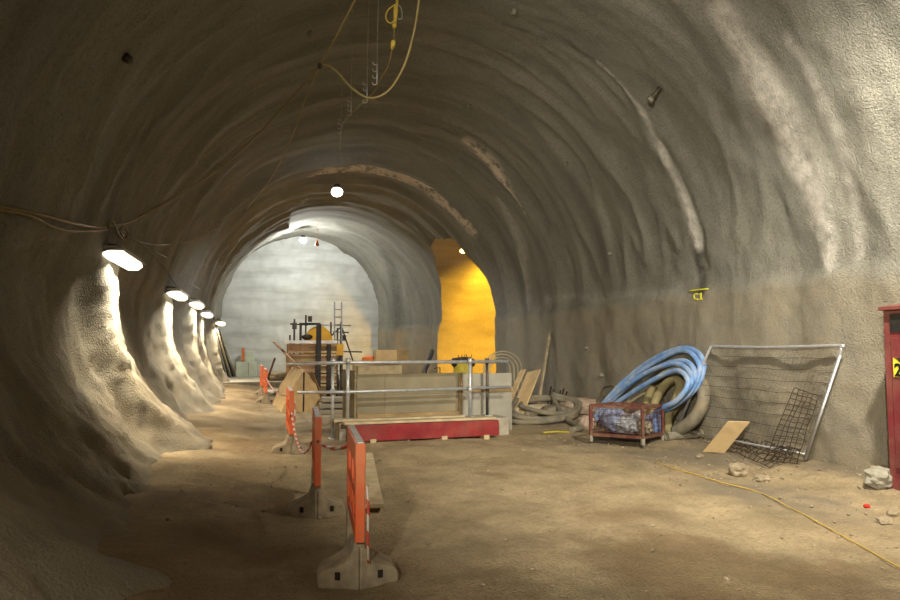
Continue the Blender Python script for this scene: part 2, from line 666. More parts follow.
# cut of the passage opening
idx = lambda i, j: i * ncol + j
JR = NL + int(NA * .60)
ins = np.zeros(len(BASE), bool)
for i, Y in enumerate(ys):
    if 21 < Y < 29.7:
        for j in range(JR, ncol):
            ins[idx(i, j)] = inside_open(Y, BASE[idx(i, j), 2])
faces = []
for i in range(nrow - 1):
    for j in range(ncol - 1):
        q = (idx(i, j), idx(i, j + 1), idx(i + 1, j + 1), idx(i + 1, j))
        if all(ins[k] for k in q):
            continue
        faces.append((q, j))
touched = set(k for q, _ in faces for k in q if ins[k])


def lining_x(Y, z):
    cx, cz, R = sect(Y)
    if z > cz:
        a = math.pi - math.asin(min(1, (z - cz) / R))
        x = cx - R * math.cos(a)
        n = V(math.cos(a), 0, -math.sin(a))
    else:
        a = math.pi + .5 * (cz - z) / (cz + .12)
        x = cx + R + .10 * (cz - z) / (cz + .12)
        n = V(-1, 0, 0)
    d = inward(Y, z, 1, a)
    return V(x + n.x * d, Y, z + n.z * d)


for k in touched:
    Y, z = BASE[k, 1], BASE[k, 2]
    dd = ((OPA - (Y, z)) ** 2).sum(1)
    b = OPA[dd.argmin()]
    p = lining_x(b[0], b[1])
    DISP[k] = tuple(p)

full = bpy.data.meshes.new('full')
full.from_pydata([tuple(p) for p in DISP], [], [q for q, _ in faces])
full.update()
NRM = np.empty(len(DISP) * 3)
full.vertices.foreach_get('normal', NRM)
NRM = NRM.reshape(-1, 3)
WALLS = BVHTree.FromPolygons([tuple(p) for p in DISP], [q for q, _ in faces])
bpy.data.meshes.remove(full)


def lining_part(name, j0, j1):
    fs = [q for q, j in faces if j0 <= j < j1]
    used = sorted(set(k for q in fs for k in q))
    mp = {k: i for i, k in enumerate(used)}
    me = bpy.data.meshes.new(name)
    me.from_pydata([tuple(DISP[k]) for k in used], [], [[mp[k] for k in q] for q in fs])
    me.update()
    at = me.color_attributes.new('stain', 'FLOAT_COLOR', 'POINT')
    at.data.foreach_set('color', ST[used].ravel())
    me.polygons.foreach_set('use_smooth', [True] * len(me.polygons))
    me.normals_split_custom_set_from_vertices([tuple(NRM[k]) for k in used])
    me.materials.append(M['lining'])
    o = bpy.data.objects.new(name, me)
    COL.objects.link(o)
    o['kind'] = 'structure'
    return o


JA, JB = NL + int(NA * .27), NL + int(NA * .70)
lining_part('wall_left', 0, JA)
lining_part('ceiling', JA, JB)
lining_part('wall_right', JB, ncol)


def wall(px, py, off=0.03):
    d = ray(px, py).normalized()
    h = WALLS.ray_cast(CAM, d)
    p, n = h[0], h[1]
    if p is None:
        p = march(px, py)
        n = -d
    if n.dot(d) > 0:
        n = -n
    return p + n * off, n


# side passage
mb = MB()
X_IN = 12.0
rings = []
for k in range(22):
    t = k / 21
    ring = []
    for (Y, z) in OPS:
        p = lining_x(Y, z)
        q = V(X_IN, 25.4 + (Y - 25.4) * .96, z * .98)
        v = p.lerp(q, t)
        if 0 < k:
            v += V(0, (Y - 25.4) / 4, (z - 2) / 4) * (.10 * nz(v.x * 1.3, v.y * 1.3, v.z * 1.3) + .03 * nz(v.x * 5, v.y * 5, v.z * 5)) * min(1, k / 3)
        ring.append(mb.bm.verts.new(v))
    rings.append(ring)
for A, B in zip(rings, rings[1:]):
    for i in range(len(A) - 1):
        mb.bm.faces.new((A[i], A[i + 1], B[i + 1], B[i])).smooth = True
mb.bm.faces.new(rings[-1])
o = mb.build('wall_passage', shotcrete('passage_concrete', (.36, .33, .27), (.40, .36, .29), .5, False), org=(0, 0, 0))
o['kind'] = 'structure'

# headwall with lift lines
mb = MB()
cx, cz, R = sect(Y_END)
gx, gz = 70, 70
vv = {}
for i in range(gx + 1):
    for k in range(gz + 1):
        x = cx - R - .35 + (2 * R + .7) * i / gx
        z = -.15 + (cz + R + .5) * k / gz
        rl = math.sin(z * 5.2 + .25 * nz(x * .7, z * .3)) * .02 + .05 * nz(x * .8, z * .8, 2) + .012 * nz(x * 4, z * 7, 5)
        vv[i, k] = mb.bm.verts.new((x, Y_END - .05 + rl, z))
for i in range(gx):
    for k in range(gz):
        mb.bm.faces.new((vv[i, k], vv[i + 1, k], vv[i + 1, k + 1], vv[i, k + 1])).smooth = True
hm = M['head']
nt = hm.node_tree
N, L = nt.nodes, nt.links
bs = N['Principled BSDF']
old = bs.inputs['Base Color'].links[0].from_socket
tc = N.new('ShaderNodeTexCoord')
mp = N.new('ShaderNodeMapping')
mp.inputs['Scale'].default_value = (.22, 1, 1.7)
n1 = N.new('ShaderNodeTexNoise')
n1.inputs['Scale'].default_value = 1.4
n1.inputs['Detail'].default_value = 7
L.new(tc.outputs['Object'], mp.inputs[0])
L.new(mp.outputs[0], n1.inputs['Vector'])
rr = N.new('ShaderNodeMapRange')
rr.inputs[1].default_value, rr.inputs[2].default_value, rr.inputs[4].default_value = .48, .62, .40
L.new(n1.outputs['Fac'], rr.inputs[0])
mx = N.new('ShaderNodeMix')
mx.data_type = 'RGBA'
L.new(rr.outputs[0], mx.inputs[0])
L.new(old, mx.inputs[6])
mx.inputs[7].default_value = (.34, .34, .29, 1)
L.new(mx.outputs[2], bs.inputs['Base Color'])
o = mb.build('wall_back', 'head', org=(0, 0, 0))
o['kind'] = 'structure'

# floor: one dirt surface, tracked and lumpy
fy = [Y0]
while fy[-1] < Y_END + .3:
    y = fy[-1]
    fy.append(y + (.15 if y < 3 else .05 if y < 9 else .09 if y < 16 else .2))
fx = list(np.arange(-3.2, 8.0, .055)) + list(np.arange(8.1, 12.3, .3))
me = bpy.data.meshes.new('floor')
vs, sts = [], []
for y in fy:
    for x in fx:
        h = floor_h(x, y)
        n4 = nz(x * 4.5, y * 4.5, 12)
        h2 = .014 * n4 + .010 * nz(x * 9, y * 9, 3) - .018 * max(0, nz(x * 2.6, y * 2.2, 15)) + (.008 * nz(x * 21, y * 21, 6) if y < 9 else 0)
        rough = sstep(4.6, 6.3, x) * sstep(2, 4, y)
        h2 += rough * (.018 * nz(x * 6, y * 6, 44) + .012 * abs(nz(x * 13, y * 13, 45)))
        vs.append((x, y, h + h2))
        grav = max(0, min(1, (.15 + nz(x * .9, y * .7, 61) + .55 * sstep(4.2, 6.2, x) + .4 * nz(x * 4, y * 4, 62)) * 1.5 - .35)) * sstep(3.4, 5.4, x)
        damp = max(0, min(1, 2.2 * (nz(x * .5, y * .35, 71) + .5 * nz(x * 1.7, y * 1.5, 72) + .25 * nz(x * 7, y * 7, 74)) - .45)) * .45
        damp = max(damp, .5 * sstep(.6, -.6, x) * min(1, max(0, .55 + 1.3 * nz(x * 1.4, y * 1.1, 73))))
        sts.append((grav * .85, damp, 0, 1))
nx = len(fx)
me.from_pydata(vs, [], [(i * nx + j, i * nx + j + 1, (i + 1) * nx + j + 1, (i + 1) * nx + j) for i in range(len(fy) - 1) for j in range(nx - 1)])
me.update()
at = me.color_attributes.new('stain', 'FLOAT_COLOR', 'POINT')
at.data.foreach_set('color', np.array(sts).ravel())
me.polygons.foreach_set('use_smooth', [True] * len(me.polygons))
me.materials.append(M['dirt'])
o = bpy.data.objects.new('floor', me)
COL.objects.link(o)
o['kind'] = 'structure'

# low concrete step at the foot of the headwall
mb = MB()
mb.box((1.6, 31.9, .05), (8.3, 6.2, .36))
o = mb.build('trim_1', 'concrete', bevel=.03)
o['kind'] = 'structure'
STEP = .23

# ================================================================ LAMPS
lamp_pix = [(123, 258), (174, 294), (193, 304), (203, 314), (215, 323), (-60, 190)]
lamp_lab = ['large lit fluorescent lamp nearest the viewer on the dark left wall',
            'second lit lamp from the viewer along the left wall cable',
            'third lit lamp from the viewer along the left wall, small and white',
            'fourth lit lamp from the viewer along the left wall',
            'farthest lit lamp on the left wall, above the leaning poles',
            'wall lamp beside the viewer, just outside the left photo edge']


def light(name, typ, loc, power, color, **k):
    d = bpy.data.lights.new(name, typ)
    d.energy = power
    d.color = color
    for a, b in k.items():
        setattr(d, a, b)
    o = bpy.data.objects.new(name, d)
    COL.objects.link(o)
    o.location = loc
    return o


def aim(o, target):
    o.rotation_euler = (V(target) - o.location).to_track_quat('-Z', 'Y').to_euler()


for i, (p, lab) in enumerate(zip(lamp_pix, lamp_lab)):
    Yl = LAMP_Y[i]
    z = WX(p[0], p[1], -2.1).z if i < 5 else 2.9
    c = V(-2.06, Yl, z)
    h = WALLS.ray_cast(V(0, Yl, z + .1), V(-1, 0, 0))
    xw = h[0].x if h[0] else -2.4
    c.x = xw + .21
    t = thing('wall_lamp', lab, 'lamp', (xw + .02, Yl, z), 'lamps along the left wall')
    Ln = 1.55
    mb = MB()
    mb.prism([c + V(-.12, -Ln / 2, .11), c + V(.10, -Ln / 2, .11), c + V(.17, -Ln / 2, .02), c + V(.165, -Ln / 2, .01), c + V(.13, -Ln / 2, .045), c + V(-.15, -Ln / 2, .045), c + V(-.175, -Ln / 2, -.01), c + V(-.18, -Ln / 2, .0)], (0, Ln, 0))
    mb.build('housing', 'white', t, .004)
    mb = MB()
    mb.prism([c + V(-.14, -Ln / 2 + .02, .04), c + V(.11, -Ln / 2 + .02, .04), c + V(.13, -Ln / 2 + .02, -.02), c + V(.06, -Ln / 2 + .02, -.08),
              c + V(-.09, -Ln / 2 + .02, -.08), c + V(-.15, -Ln / 2 + .02, -.02)], (0, Ln - .04, 0))
    mb.build('diffuser', 'tube', t, .01)
    for s in (-.5, .5):
        MB().bar((xw - .04, Yl + s, z + .16), (c.x, Yl + s, z + .13), .04, .05).build('bracket', 'darksteel', t)
    al = light('wall_lamp_light', 'AREA', c + V(.02, 0, -.10), (135, 120, 100, 80, 65, 50)[i], (1, .88, .68), shape='RECTANGLE', size=Ln * .8, size_y=.12, spread=math.radians(128))
    al.rotation_euler = (Matrix.Rotation(math.radians(3 if i < 5 else -4), 3, 'Y') @ Matrix(((0, 1, 0), (-1, 0, 0), (0, 0, 1))).transposed()).to_euler()
    # local X along the tunnel, local -Z downward

# crown lamps
for (px, py, Yl, pw, lab) in ((337, 192, 18.8, 650, 'small bright white lamp hanging from the crown, nearer of the two'),
                              (303, 240, 31.2, 700, 'bright white lamp under the crown just before the grey end wall')):
    p = W(px, py, Yl)
    h = WALLS.ray_cast(p, V(0, 0, 1))
    top = h[0].z if h[0] else p.z + .4
    t = thing('crown_lamp', lab, 'lamp', p, 'lamps hanging from the crown')
    MB().lump(p, (.16, .16, .13), 0, 1, 2).build('lamp_glass', 'led', t, smooth=True)
    mb = MB()
    mb.tube([p + V(0, 0, .08), p + V(0, 0, .20)], .09, 12)
    mb.build('lamp_cap', 'darksteel', t)
    MB().tube([p + V(0, 0, .18), V(p.x, p.y, top + .05)], .006, 6).build('hanging_cable', 'cable', t)
    if Yl < 25:
        cl_ = light('crown_lamp_light', 'SPOT', p + V(0, -.02, -.16), pw, (.90, .94, 1), shadow_soft_size=.1, spot_size=math.radians(150), spot_blend=.6)
        aim(cl_, p + V(0, .5, -2))
    else:
        light('crown_lamp_light', 'POINT', p + V(0, -.02, -.18), pw, (.93, .96, .95), shadow_soft_size=.1)

# sodium lamp in the passage
p = W(463, 251, 24.4)
t = thing('passage_lamp', 'small orange lit lamp inside the glowing side passage', 'lamp', p)
MB().lump(p, (.12, .16, .09), 0, 1, 2).build('lamp_glass', 'sodium', t, smooth=True)
h = V(p.x, p.y, p.z + .5)
mb = MB()
mb.box(p + V(.02, 0, .10), (.2, .3, .06))
mb.tube([p + V(.02, 0, .1), p + V(.10, 0, .75)], .015, 6)
mb.build('lamp_hood', 'darksteel', t)
l1_ = light('passage_lamp_light', 'SPOT', p + V(.45, -.1, -.12), 2600, (1, .52, .02), shadow_soft_size=.12, spot_size=math.radians(95), spot_blend=.5)
aim(l1_, V(11.0, 27.6, 1.2))
p = V(8.6, 22.6, 3.9)
t = thing('passage_lamp', 'orange lamp deeper inside the side passage on its near wall', 'lamp', p)
MB().lump(p, (.16, .12, .09), 0, 1, 2).build('lamp_glass', 'sodium', t, smooth=True)
MB().box(p + V(0, -.1, .08), (.3, .3, .06)).build('lamp_hood', 'darksteel', t)
l2_ = light('passage_lamp_light', 'SPOT', p + V(.1, .15, -.1), 2900, (1, .52, .02), shadow_soft_size=.12, spot_size=math.radians(110), spot_blend=.6)
aim(l2_, V(10.4, 28.6, 1.4))

# floodlight under the crown on the right, above the view
fp = V(4.9, 4.0, 5.75)
t = thing('floodlight', 'floodlight fixed under the crown over the right side', 'lamp', fp)
dirn = (V(6.7, 8.2, .9) - fp).normalized()
mb = MB()
mb.bar(fp - dirn * .16, fp, .34, .26)
mb.build('housing', 'darksteel', t, .01)
MB().bar(fp, fp + dirn * .015, .30, .22).build('lens', 'floodglass', t)
MB().bar(fp - dirn * .1, fp + V(.15, -.1, .6), .04, .02).build('bracket', 'darksteel', t)
fl = light('floodlight_light', 'SPOT', fp + dirn * .05, 2600, (1, .93, .79), shadow_soft_size=.12, spot_size=math.radians(102), spot_blend=.8)
aim(fl, V(5.8, 8.4, .1))
# unseen fill spot with a fitting, added to light the right wall evenly
fp = V(-1.75, -2.0, 3.5)
t = thing('floodlight', 'added fill light on left wall behind viewer, trained on right wall', 'lamp', fp)
dirn = (V(6.9, 7.9, 2.5) - fp).normalized()
MB().bar(fp - dirn * .16, fp, .34, .26).build('housing', 'darksteel', t, .01)
MB().bar(fp, fp + dirn * .015, .30, .22).build('lens', 'floodglass', t)
MB().bar(fp - dirn * .1, fp + V(-.55, 0, .1), .04, .02).build('bracket', 'darksteel', t)
right_wall_fill = light('floodlight_light', 'SPOT', fp + dirn * .05, 4500, (1, .94, .81), shadow_soft_size=.14, spot_size=math.radians(66), spot_blend=.7)
aim(right_wall_fill, V(6.9, 7.9, 2.5))

# narrow fill spot behind the viewer, out of view, added to brighten the pit
fp = V(4.4, -1.4, 5.85)
t = thing('floodlight', 'added fill light under the crown behind the viewer, trained on pit', 'lamp', fp)
dirn = (V(2.0, 16.5, .6) - fp).normalized()
MB().bar(fp - dirn * .16, fp, .34, .26).build('housing', 'darksteel', t, .01)
MB().bar(fp, fp + dirn * .015, .30, .22).build('lens', 'floodglass', t)
MB().bar(fp - dirn * .1, fp + V(.1, -.1, .6), .04, .02).build('bracket', 'darksteel', t)
pit_fill = light('floodlight_light', 'SPOT', fp + dirn * .05, 3600, (1, .93, .79), shadow_soft_size=.14, spot_size=math.radians(34), spot_blend=1)
aim(pit_fill, V(2.0, 16.5, .6))

w = bpy.data.worlds.new('world')
SC.world = w
w.use_nodes = True
w.node_tree.nodes['Background'].inputs[0].default_value = (.55, .5, .4, 1)
w.node_tree.nodes['Background'].inputs[1].default_value = .02

# ================================================================ BARRIERS
def barrier(near, far, L, label):
    """orange plastic barrier seen nearly end on; near / far: ground points"""
    near, far = V(near), V(far)
    d = (far - near)
    d.z = 0
    d.normalize()
    s = V(d.y, -d.x, 0)
    zb = near.z
    near = V(near.x, near.y, zb)
    t = thing('barrier', label, 'barrier', near + d * L / 2, 'orange plastic barriers beside the walkway')

    def P(a, b, z):
        return near + d * a + s * b + V(0, 0, z)
    R = Matrix((s, d, V(0, 0, 1))).transposed()
    mb = MB()
    for a0, a1, z0, z1, th in ((0, L, .80, .95, .07), (0, .10, .30, .82, .065), (L - .10, L, .30, .82, .065), (.08, L - .08, .30, .40, .06),
                               (.08, L - .08, .56, .63, .055), (.08, L - .08, .38, .82, .022)):
        mb.box(P((a0 + a1) / 2, 0, (z0 + z1) / 2), (th, a1 - a0, z1 - z0), R)
    n = 5
    for k in range(n):
        a = .1 + (L - .2) * (k + .5) / n
        mb.box(P(a, 0, .6), (.05, .035, .42), R @ Matrix.Rotation(.35 if k % 2 else -.35, 3, 'X'))
    pn = mb.build('panel', 'orange', t, .008)
    MB().box(P(L / 2, 0, .953), (.045, L * .96, .008), R).build('reflective_strip', 'white', pn)
    for a in (.10, L - .10):
        mb = MB()
        mb.box(P(a, 0, .16), (.075, .11, .30), R)
        mb.build('leg', 'dusty', t, .012)
    # one broad moulded foot under the near half: two lobes running out sideways
    for sg in (-1, 1):
        mb = MB()
        prof = [(0, -.02), (0, .27), (.045, .26), (.075, .17), (.15, .135), (.25, .10), (.275, .05), (.27, -.02)]
        y0 = [.02, .02, .03, .05, .08, .11, .12, .12]
        A = [mb.bm.verts.new(P(y0[k], sg * b, z)) for k, (b, z) in enumerate(prof)]
        B = [mb.bm.verts.new(P(.46 - y0[k], sg * b, z)) for k, (b, z) in enumerate(prof)]
        mb.bm.faces.new(A)
        mb.bm.faces.new(B[::-1])
        for k in range(len(prof)):
            mb.bm.faces.new((A[k], B[k], B[(k + 1) % len(prof)], A[(k + 1) % len(prof)]))
        ft = mb.build('foot', 'dusty', t, .018)
        dv = (P(.12, sg * .25, 0) - P(.05, sg * .075, 0)).normalized()
        R2 = Matrix((dv, dv.cross(V(0, 0, -1)), V(0, 0, 1))).transposed()
        MB().box(P(.075, sg * .14, .075), (.035, .02, .05), R2).build('hand_hole', 'hole', ft)
    return t, (lambda a, z: P(a, 0, z))


b1, e1 = barrier(ground(.60, 4.72), ground(.66, 5.8), 1.12, 'nearest orange barrier at the front, its dusty feet in the foreground dirt')
b2, e2 = barrier(F(317, 519), F(318, 519) + V(.03, 1, 0), 1.15, 'second orange barrier from the viewer, left of the plank on the floor')
b3, e3 = barrier(F(291, 455), F(291, 455) + V(-.02, 1, 0), 1.15, 'third orange barrier from the viewer, in front of the plywood cover')
b4, e4 = barrier(F(266, 404), F(266, 404) + V(-.05, 1, 0), 1.1, 'fourth orange barrier, just left of the pale plywood cover')
b5, e5 = barrier(F(262, 396), F(262, 396) + V(-.05, 1, 0), 1.1, 'farthest orange barrier down the walkway')


def sag(p, q, s, n=14):
    p, q = V(p), V(q)
    return [p.lerp(q, k / n) - V(0, 0, s * 4 * (k / n) * (1 - k / n)) for k in range(n + 1)]


off = V(.042, -.02, 0)
tag(MB().tube(sag(e1(1.1, .80) + V(0, .02, 0), e2(.02, .72) - V(0, .02, 0), .05), .017, 6).build('barrier_tape', 'tape'),
    'red and white tape tied between the two nearest orange barriers', 'tape', 'red and white tapes on the barriers')
tag(MB().tube(sag(e2(1.15, .66) + V(0, .02, 0), e3(.0, .62) - V(0, .02, 0), .38), .014, 6).build('barrier_tape', 'tape'),
    'red and white tape sagging low between second and third barrier', 'tape', 'red and white tapes on the barriers')
tag(MB().tube(sag(e3(1.15, .80) + V(0, .02, 0), e4(0, .70) - V(0, .02, 0), .12), .014, 6).build('barrier_tape', 'tape'),
    'pale tape running back from third barrier to the far barriers', 'tape', 'red and white tapes on the barriers')
# tape tails hanging on the barriers
q = e1(.06, .62)
mb = MB()
mb.tube([q + V(.045, -.03, .05), q + V(.05, -.05, -.1), q + V(.052, -.03, -.3), q + V(.055, -.05, -.45)], .010, 5)
o = mb.build('tape_tail', 'tape', b1)
q = e3(.06, .8)
o = MB().tube([q + V(.045, -.06, 0), q + V(.05, -.07, -.2), q + V(.045, -.065, -.42), q + V(.05, -.07, -.62)], .010, 5).build('tape_tail', 'tape', b3)

# loose plank on the floor beside the barriers
a, b = F(374, 513), F(366, 459)
z0 = max(a.z, b.z, ground(*((a + b) / 2).xy).z) + .05
mb = MB()
mb.bar(V(a.x, a.y, z0), V(b.x, b.y, z0), .19, .04)
o = mb.build('floor_plank', 'board', bevel=.004)
tag(o, 'pale sawn plank lying on the dirt right of the second barrier', 'plank')
mb = MB()
mb.box((a.x, a.y + .15, z0 - .045), (.16, .08, .06))
tag(mb.build('timber_block', 'cratedark'), 'small dark block propping the near end of the loose floor plank', 'wood block')

# ================================================================ THE PIT AND ITS HOARDING
bl, br = F(352, 444), F(499, 438)
ux = (br - bl)
ux.z = 0
LB = ux.length
ux.normalize()
uy = V(-ux.y, ux.x, 0)
PO = V(bl.x, bl.y, min(bl.z, br.z))


def Q(a, b, z):
    return PO + ux * a + uy * b + V(0, 0, z)


RB = Matrix((ux, uy, V(0, 0, 1))).transposed()
# red channel beam
mb = MB()
mb.box(Q(LB / 2, 0, .18), (LB, .015, .26), RB)
mb.box(Q(LB / 2, .05, .305), (LB, .11, .015), RB)
mb.box(Q(LB / 2, .05, .055), (LB, .11, .015), RB)
for k in range(5):
    mb.box(Q(.1 + (LB - .2) * k / 4, .05, .18), (.012, .09, .24), RB)
tag(mb.build('steel_beam', 'redsteel', bevel=.003), 'long red steel channel beam lying in front of the guardrail', 'beam')
for k, lab in ((.35, 'timber packing block under the left end of red beam'), (1.6, 'timber packing block under the middle of red beam'), (LB - .25, 'timber packing block under the right end of red beam')):
    q = Q(k, .08, 0)
    q.z = floor_h(q.x, q.y)
    tag(MB().bar(q + uy * -.12 + V(0, 0, .02), q + uy * .2 + V(0, 0, .02), .10, max(.055, .05 - q.z + PO.z + .045)).build('packing_block', 'board'), lab, 'wood block', 'packing blocks under the red beam')
# boards on the pit edge
mb = MB()
mb.box(Q(LB / 2 - .05, .22, .335), (LB + .1, .21, .04), RB)
tag(mb.build('edge_board', 'board', bevel=.004), 'long pale board lying along the top of red beam', 'board', 'boards at the pit edge')
mb = MB()
mb.box(Q(LB * .36, .46, .36), (LB * .9, .2, .04), RB)
tag(mb.build('edge_board', 'board', bevel=.004), 'second pale board behind, at the foot of guardrail posts', 'board', 'boards at the pit edge')
# concrete kerb round the pit
mb = MB()
mb.box(Q(LB / 2 + .1, .80, .14), (LB + .5, .95, .36), RB)
tag(mb.build('pit_kerb', 'concrete', bevel=.02), 'low pale concrete kerb under the guardrail and hoarding', 'kerb')
KZ = .32
# dirt covered pad front right
# guardrail
g = thing('guardrail', 'galvanised tubular guardrail with two rails in front of the hoarding', 'guardrail', Q(LB / 2, .7, KZ))
YG = Q(1.3, .55, 0).y


def onrail(px, py, b):
    d = ray(px, py)
    p0 = Q(0, b, 0)
    t = (p0 - CAM).dot(uy) / d.dot(uy)
    return CAM + d * t


top_l, top_m, top_r = onrail(287, 364, .56), onrail(348, 362.5, .56), onrail(508, 361.5, .56)
MB().tube([top_l, top_m, top_r], .030, 12).build('top_rail', 'galv', g)
m_l, m_m, m_r = onrail(297, 392.5, .56), onrail(348, 392, .56), onrail(510, 387, .56)
MB().tube([m_l, m_m, m_r], .028, 12).build('mid_rail', 'galv', g)
for px, b, r, ex in ((348, .50, .032, .03), (470, .50, .032, .03), (333, .66, .028, 0), (487, .66, .026, 0)):
    tp = onrail(px, 361, b)
    bt = Q((tp - PO).dot(ux), b, KZ if (tp - PO).dot(ux) > -.2 else .02)
    mb = MB()
    mb.tube([bt, V(bt.x, bt.y, tp.z + ex)], r, 12)
    ps = mb.build('post', 'galv' if px != 487 else 'darksteel', g)
    MB().box(bt + V(0, 0, .012), (.14, .14, .024), RB).build('base_plate', 'galv', ps)
    for zz in (m_m.z, tp.z):
        MB().tube([V(bt.x, bt.y, zz - .05), V(bt.x, bt.y, zz + .05)], r + .014, 12).build('clamp', 'darksteel' if px == 487 else 'galv', ps)
# hoarding
HB = 1.05
hl, hm_, hr = onrail(357, 374, HB), onrail(468, 372.5, HB), onrail(511, 372.5, HB - .1)


def sheet(a, b, bb, z0, z1, name, m, lab, th=.02):
    t = thing(name, lab, 'hoarding', Q((a + b) / 2, bb, z0), 'plywood hoarding round the pit')
    mb = MB()
    mb.box(Q((a + b) / 2, bb, (z0 + z1) / 2), (b - a, th, z1 - z0), RB)
    mb.build('panel', m, t, .003)
    for x in np.linspace(a + .05, b - .05, max(2, int((b - a) / 1.1) + 1)):
        MB().box(Q(x, bb + .045, (z0 + z1) / 2), (.05, .07, z1 - z0 - .04), RB).build('stud', 'board', t)
    return t


al_, am_, ar_ = ((p - PO).dot(ux) for p in (hl, hm_, hr))
ZT = hl.z
tp = sheet(al_, al_ + (am_ - al_) * .24, HB, KZ + .06, ZT, 'hoarding_panel', 'hoard', 'narrow grey brown hoarding board at the left end of pit')
tp = sheet(al_ + (am_ - al_) * .24 + .004, am_ - .06, HB, KZ + .06, ZT + .005, 'hoarding_panel', 'hoard', 'long grey brown plywood hoarding panel behind the guardrail')
MB().box(Q(am_ - .17, HB - .05, (KZ + ZT) / 2), (.06, .03, ZT - KZ), RB).build('edge_strip', 'cratedark', tp)
tp = sheet(am_ - .16, ar_, HB - .12, -.02, hr.z, 'hoarding_panel', 'hoardgrey', 'pale grey hoarding panel at the right end of guardrail')
for a0, a1, lab in ((al_, am_ - .05, 'dark horizontal batten along the bottom of the brown hoarding'),):
    mb = MB()
    mb.box(Q((a0 + a1) / 2, HB - .04, KZ + .04), (a1 - a0, .06, .08), RB)
    tag(mb.build('bottom_batten', 'cratedark'), lab, 'batten')
mb = MB()
mb.box(Q((am_ + ar_) / 2 + .02, HB - .15, 1.02 - .23), (ar_ - am_ - .02, .03, .07), RB)
mb.build('waling_strip', 'cratedark', tp)
# end board going back on the left
mb = MB()
mb.box(Q(al_ - .03, HB + .55, (ZT + .1) / 2), (.025, 1.1, ZT + .02), RB)
tag(mb.build('end_board', 'hoard'), 'side hoarding board running back at the left corner of pit', 'hoarding')

# timber stacked behind the hoarding
def stack_at(px0, px1, Yd, z0, z1, n, name, m, group, labs, gap=0.0, dep=1.0, skew=.03):
    p, q = W(px0, 370, Yd), W(px1, 370, Yd)
    h = (z1 - z0) / n
    for k in range(n):
        mb = MB()
        dx = random.uniform(-skew, skew)
        c = (p + q) / 2
        mb.box((c.x + dx, Yd + dep / 2, z0 + h * (k + .5)), (abs(q.x - p.x), dep, h * (.94 - gap)))
        o = mb.build(name, m, bevel=.004)
        tag(o, labs[k], 'timber', group)


p = W(384, 365, 16.6)
ordn = ['lowest', 'second lowest', 'middle', 'second highest', 'topmost']
stack_at(358, 402, 16.4, .0, 1.17, 5, 'timber_bundle', 'board', 'timber bundles stacked behind the hoarding',
         ['%s timber bundle of the stack behind the left hoarding' % s for s in ordn], dep=1.2)
tpz = 1.17
# loose boards over the stack
for px0, px1, zz, lab in ((352, 398, 1.20, 'loose pale board lying across the timber stack, front one'), (366, 424, 1.25, 'loose pale board poking right off the timber stack')):
    p, q = W(px0, 370, 16.5), W(px1, 372, 17.0)
    p.z = q.z = zz
    tag(MB().bar(p, q, .16, .045).build('loose_board', 'ply'), lab, 'board', 'loose boards on the timber stack')
# plywood box on top
p, q = W(376, 350, 16.8), W(397, 366, 16.8)
bx = thing('plywood_box', 'pale plywood box sitting on timber stack behind the guardrail', 'box', ((p.x + q.x) / 2, 17.05, 1.27))
z0, z1 = 1.265, p.z
mb = MB()
mb.box(((p.x + q.x) / 2, 17.05, (z0 + z1) / 2), (q.x - p.x, .5, z1 - z0))
mb.build('body', 'ply', bx, .006)
r_ = W(408, 350, 16.9)
mb = MB()
mb.box(((q.x + r_.x) / 2, 17.05, (z0 + z1) / 2 + .005), (r_.x - q.x, .48, z1 - z0 - .01))
mb.build('side_panel', 'cratedark', bx, .004)
# orange sack beside box
p = W(371, 366, 17.2)
tag(MB().lump((p.x - .05, 17.2, 1.30), (.17, .13, .09), .2, 2, 3, 3).build('orange_bag', 'orangecone', smooth=True), 'small orange bag on timber stack left of plywood box', 'bag')

# yellow sack with black cover behind hoarding
p, q = W(454, 366, 15.6), W(472, 366, 15.6)
c = (p + q) / 2
t = thing('waste_drum', 'yellow drum with torn black cover behind the right guardrail post', 'drum', (c.x, 15.6, floor_h(c.x, 15.6)))
mb = MB()
mb.tube([(c.x, 15.6, floor_h(c.x, 15.6)), (c.x, 15.6, .6), (c.x, 15.6, 1.2), (c.x, 15.6, 1.24)], [.22, .23, .22, .19], 20)
mb.build('drum_body', 'yellowbag', t)
mb = MB()
mb.lump((c.x, 15.6, 1.30), (.23, .22, .07), .35, 3, 3, 5)
mb.lump((c.x - .2, 15.57, 1.24), (.09, .1, .12), .3, 3, 2, 2)
mb.lump((c.x + .21, 15.58, 1.24), (.07, .1, .10), .3, 3, 2, 4)
for k in range(5):
    x = c.x - .1 + .07 * k
    mb.tube([(x, 15.6, 1.33), (x + random.uniform(-.05, .05), 15.6, 1.42 + random.uniform(0, .05))], .008, 5)
mb.build('black_cover', 'black', t, smooth=True)
# dark post leaning at far jamb
p, q = W(424, 371, 18.5), W(432, 346, 19.2)
p.z = 0
tag(MB().tube([V(p.x - .25, 18.2, floor_h(p.x, 18.2)), W(425, 370, 18.6), W(432, 351, 19.0)], .07, 8).build('leaning_pole', 'darksteel'), 'short dark pole leaning left of the glowing passage', 'pole')
# bent thin rod near
tag(MB().tube(smooth_path([V(W(440, 372, 17).x, 17, .0), W(440, 372, 17), W(439, 368, 17), W(434, 368.5, 17)], 6), .012, 6).build('bent_rod', 'rust'), 'thin bent rod standing before the orange passage floor', 'rod')

# ================================================================ PLYWOOD COVER (ridge shaped)
pf = F(282, 412.5)
pb = F(272.5, 404.5)
ev = V(pb.x - pf.x, pb.y - pf.y, 0)
Yf = pf.y


def PW(px, py):
    return W(px, py, Yf)


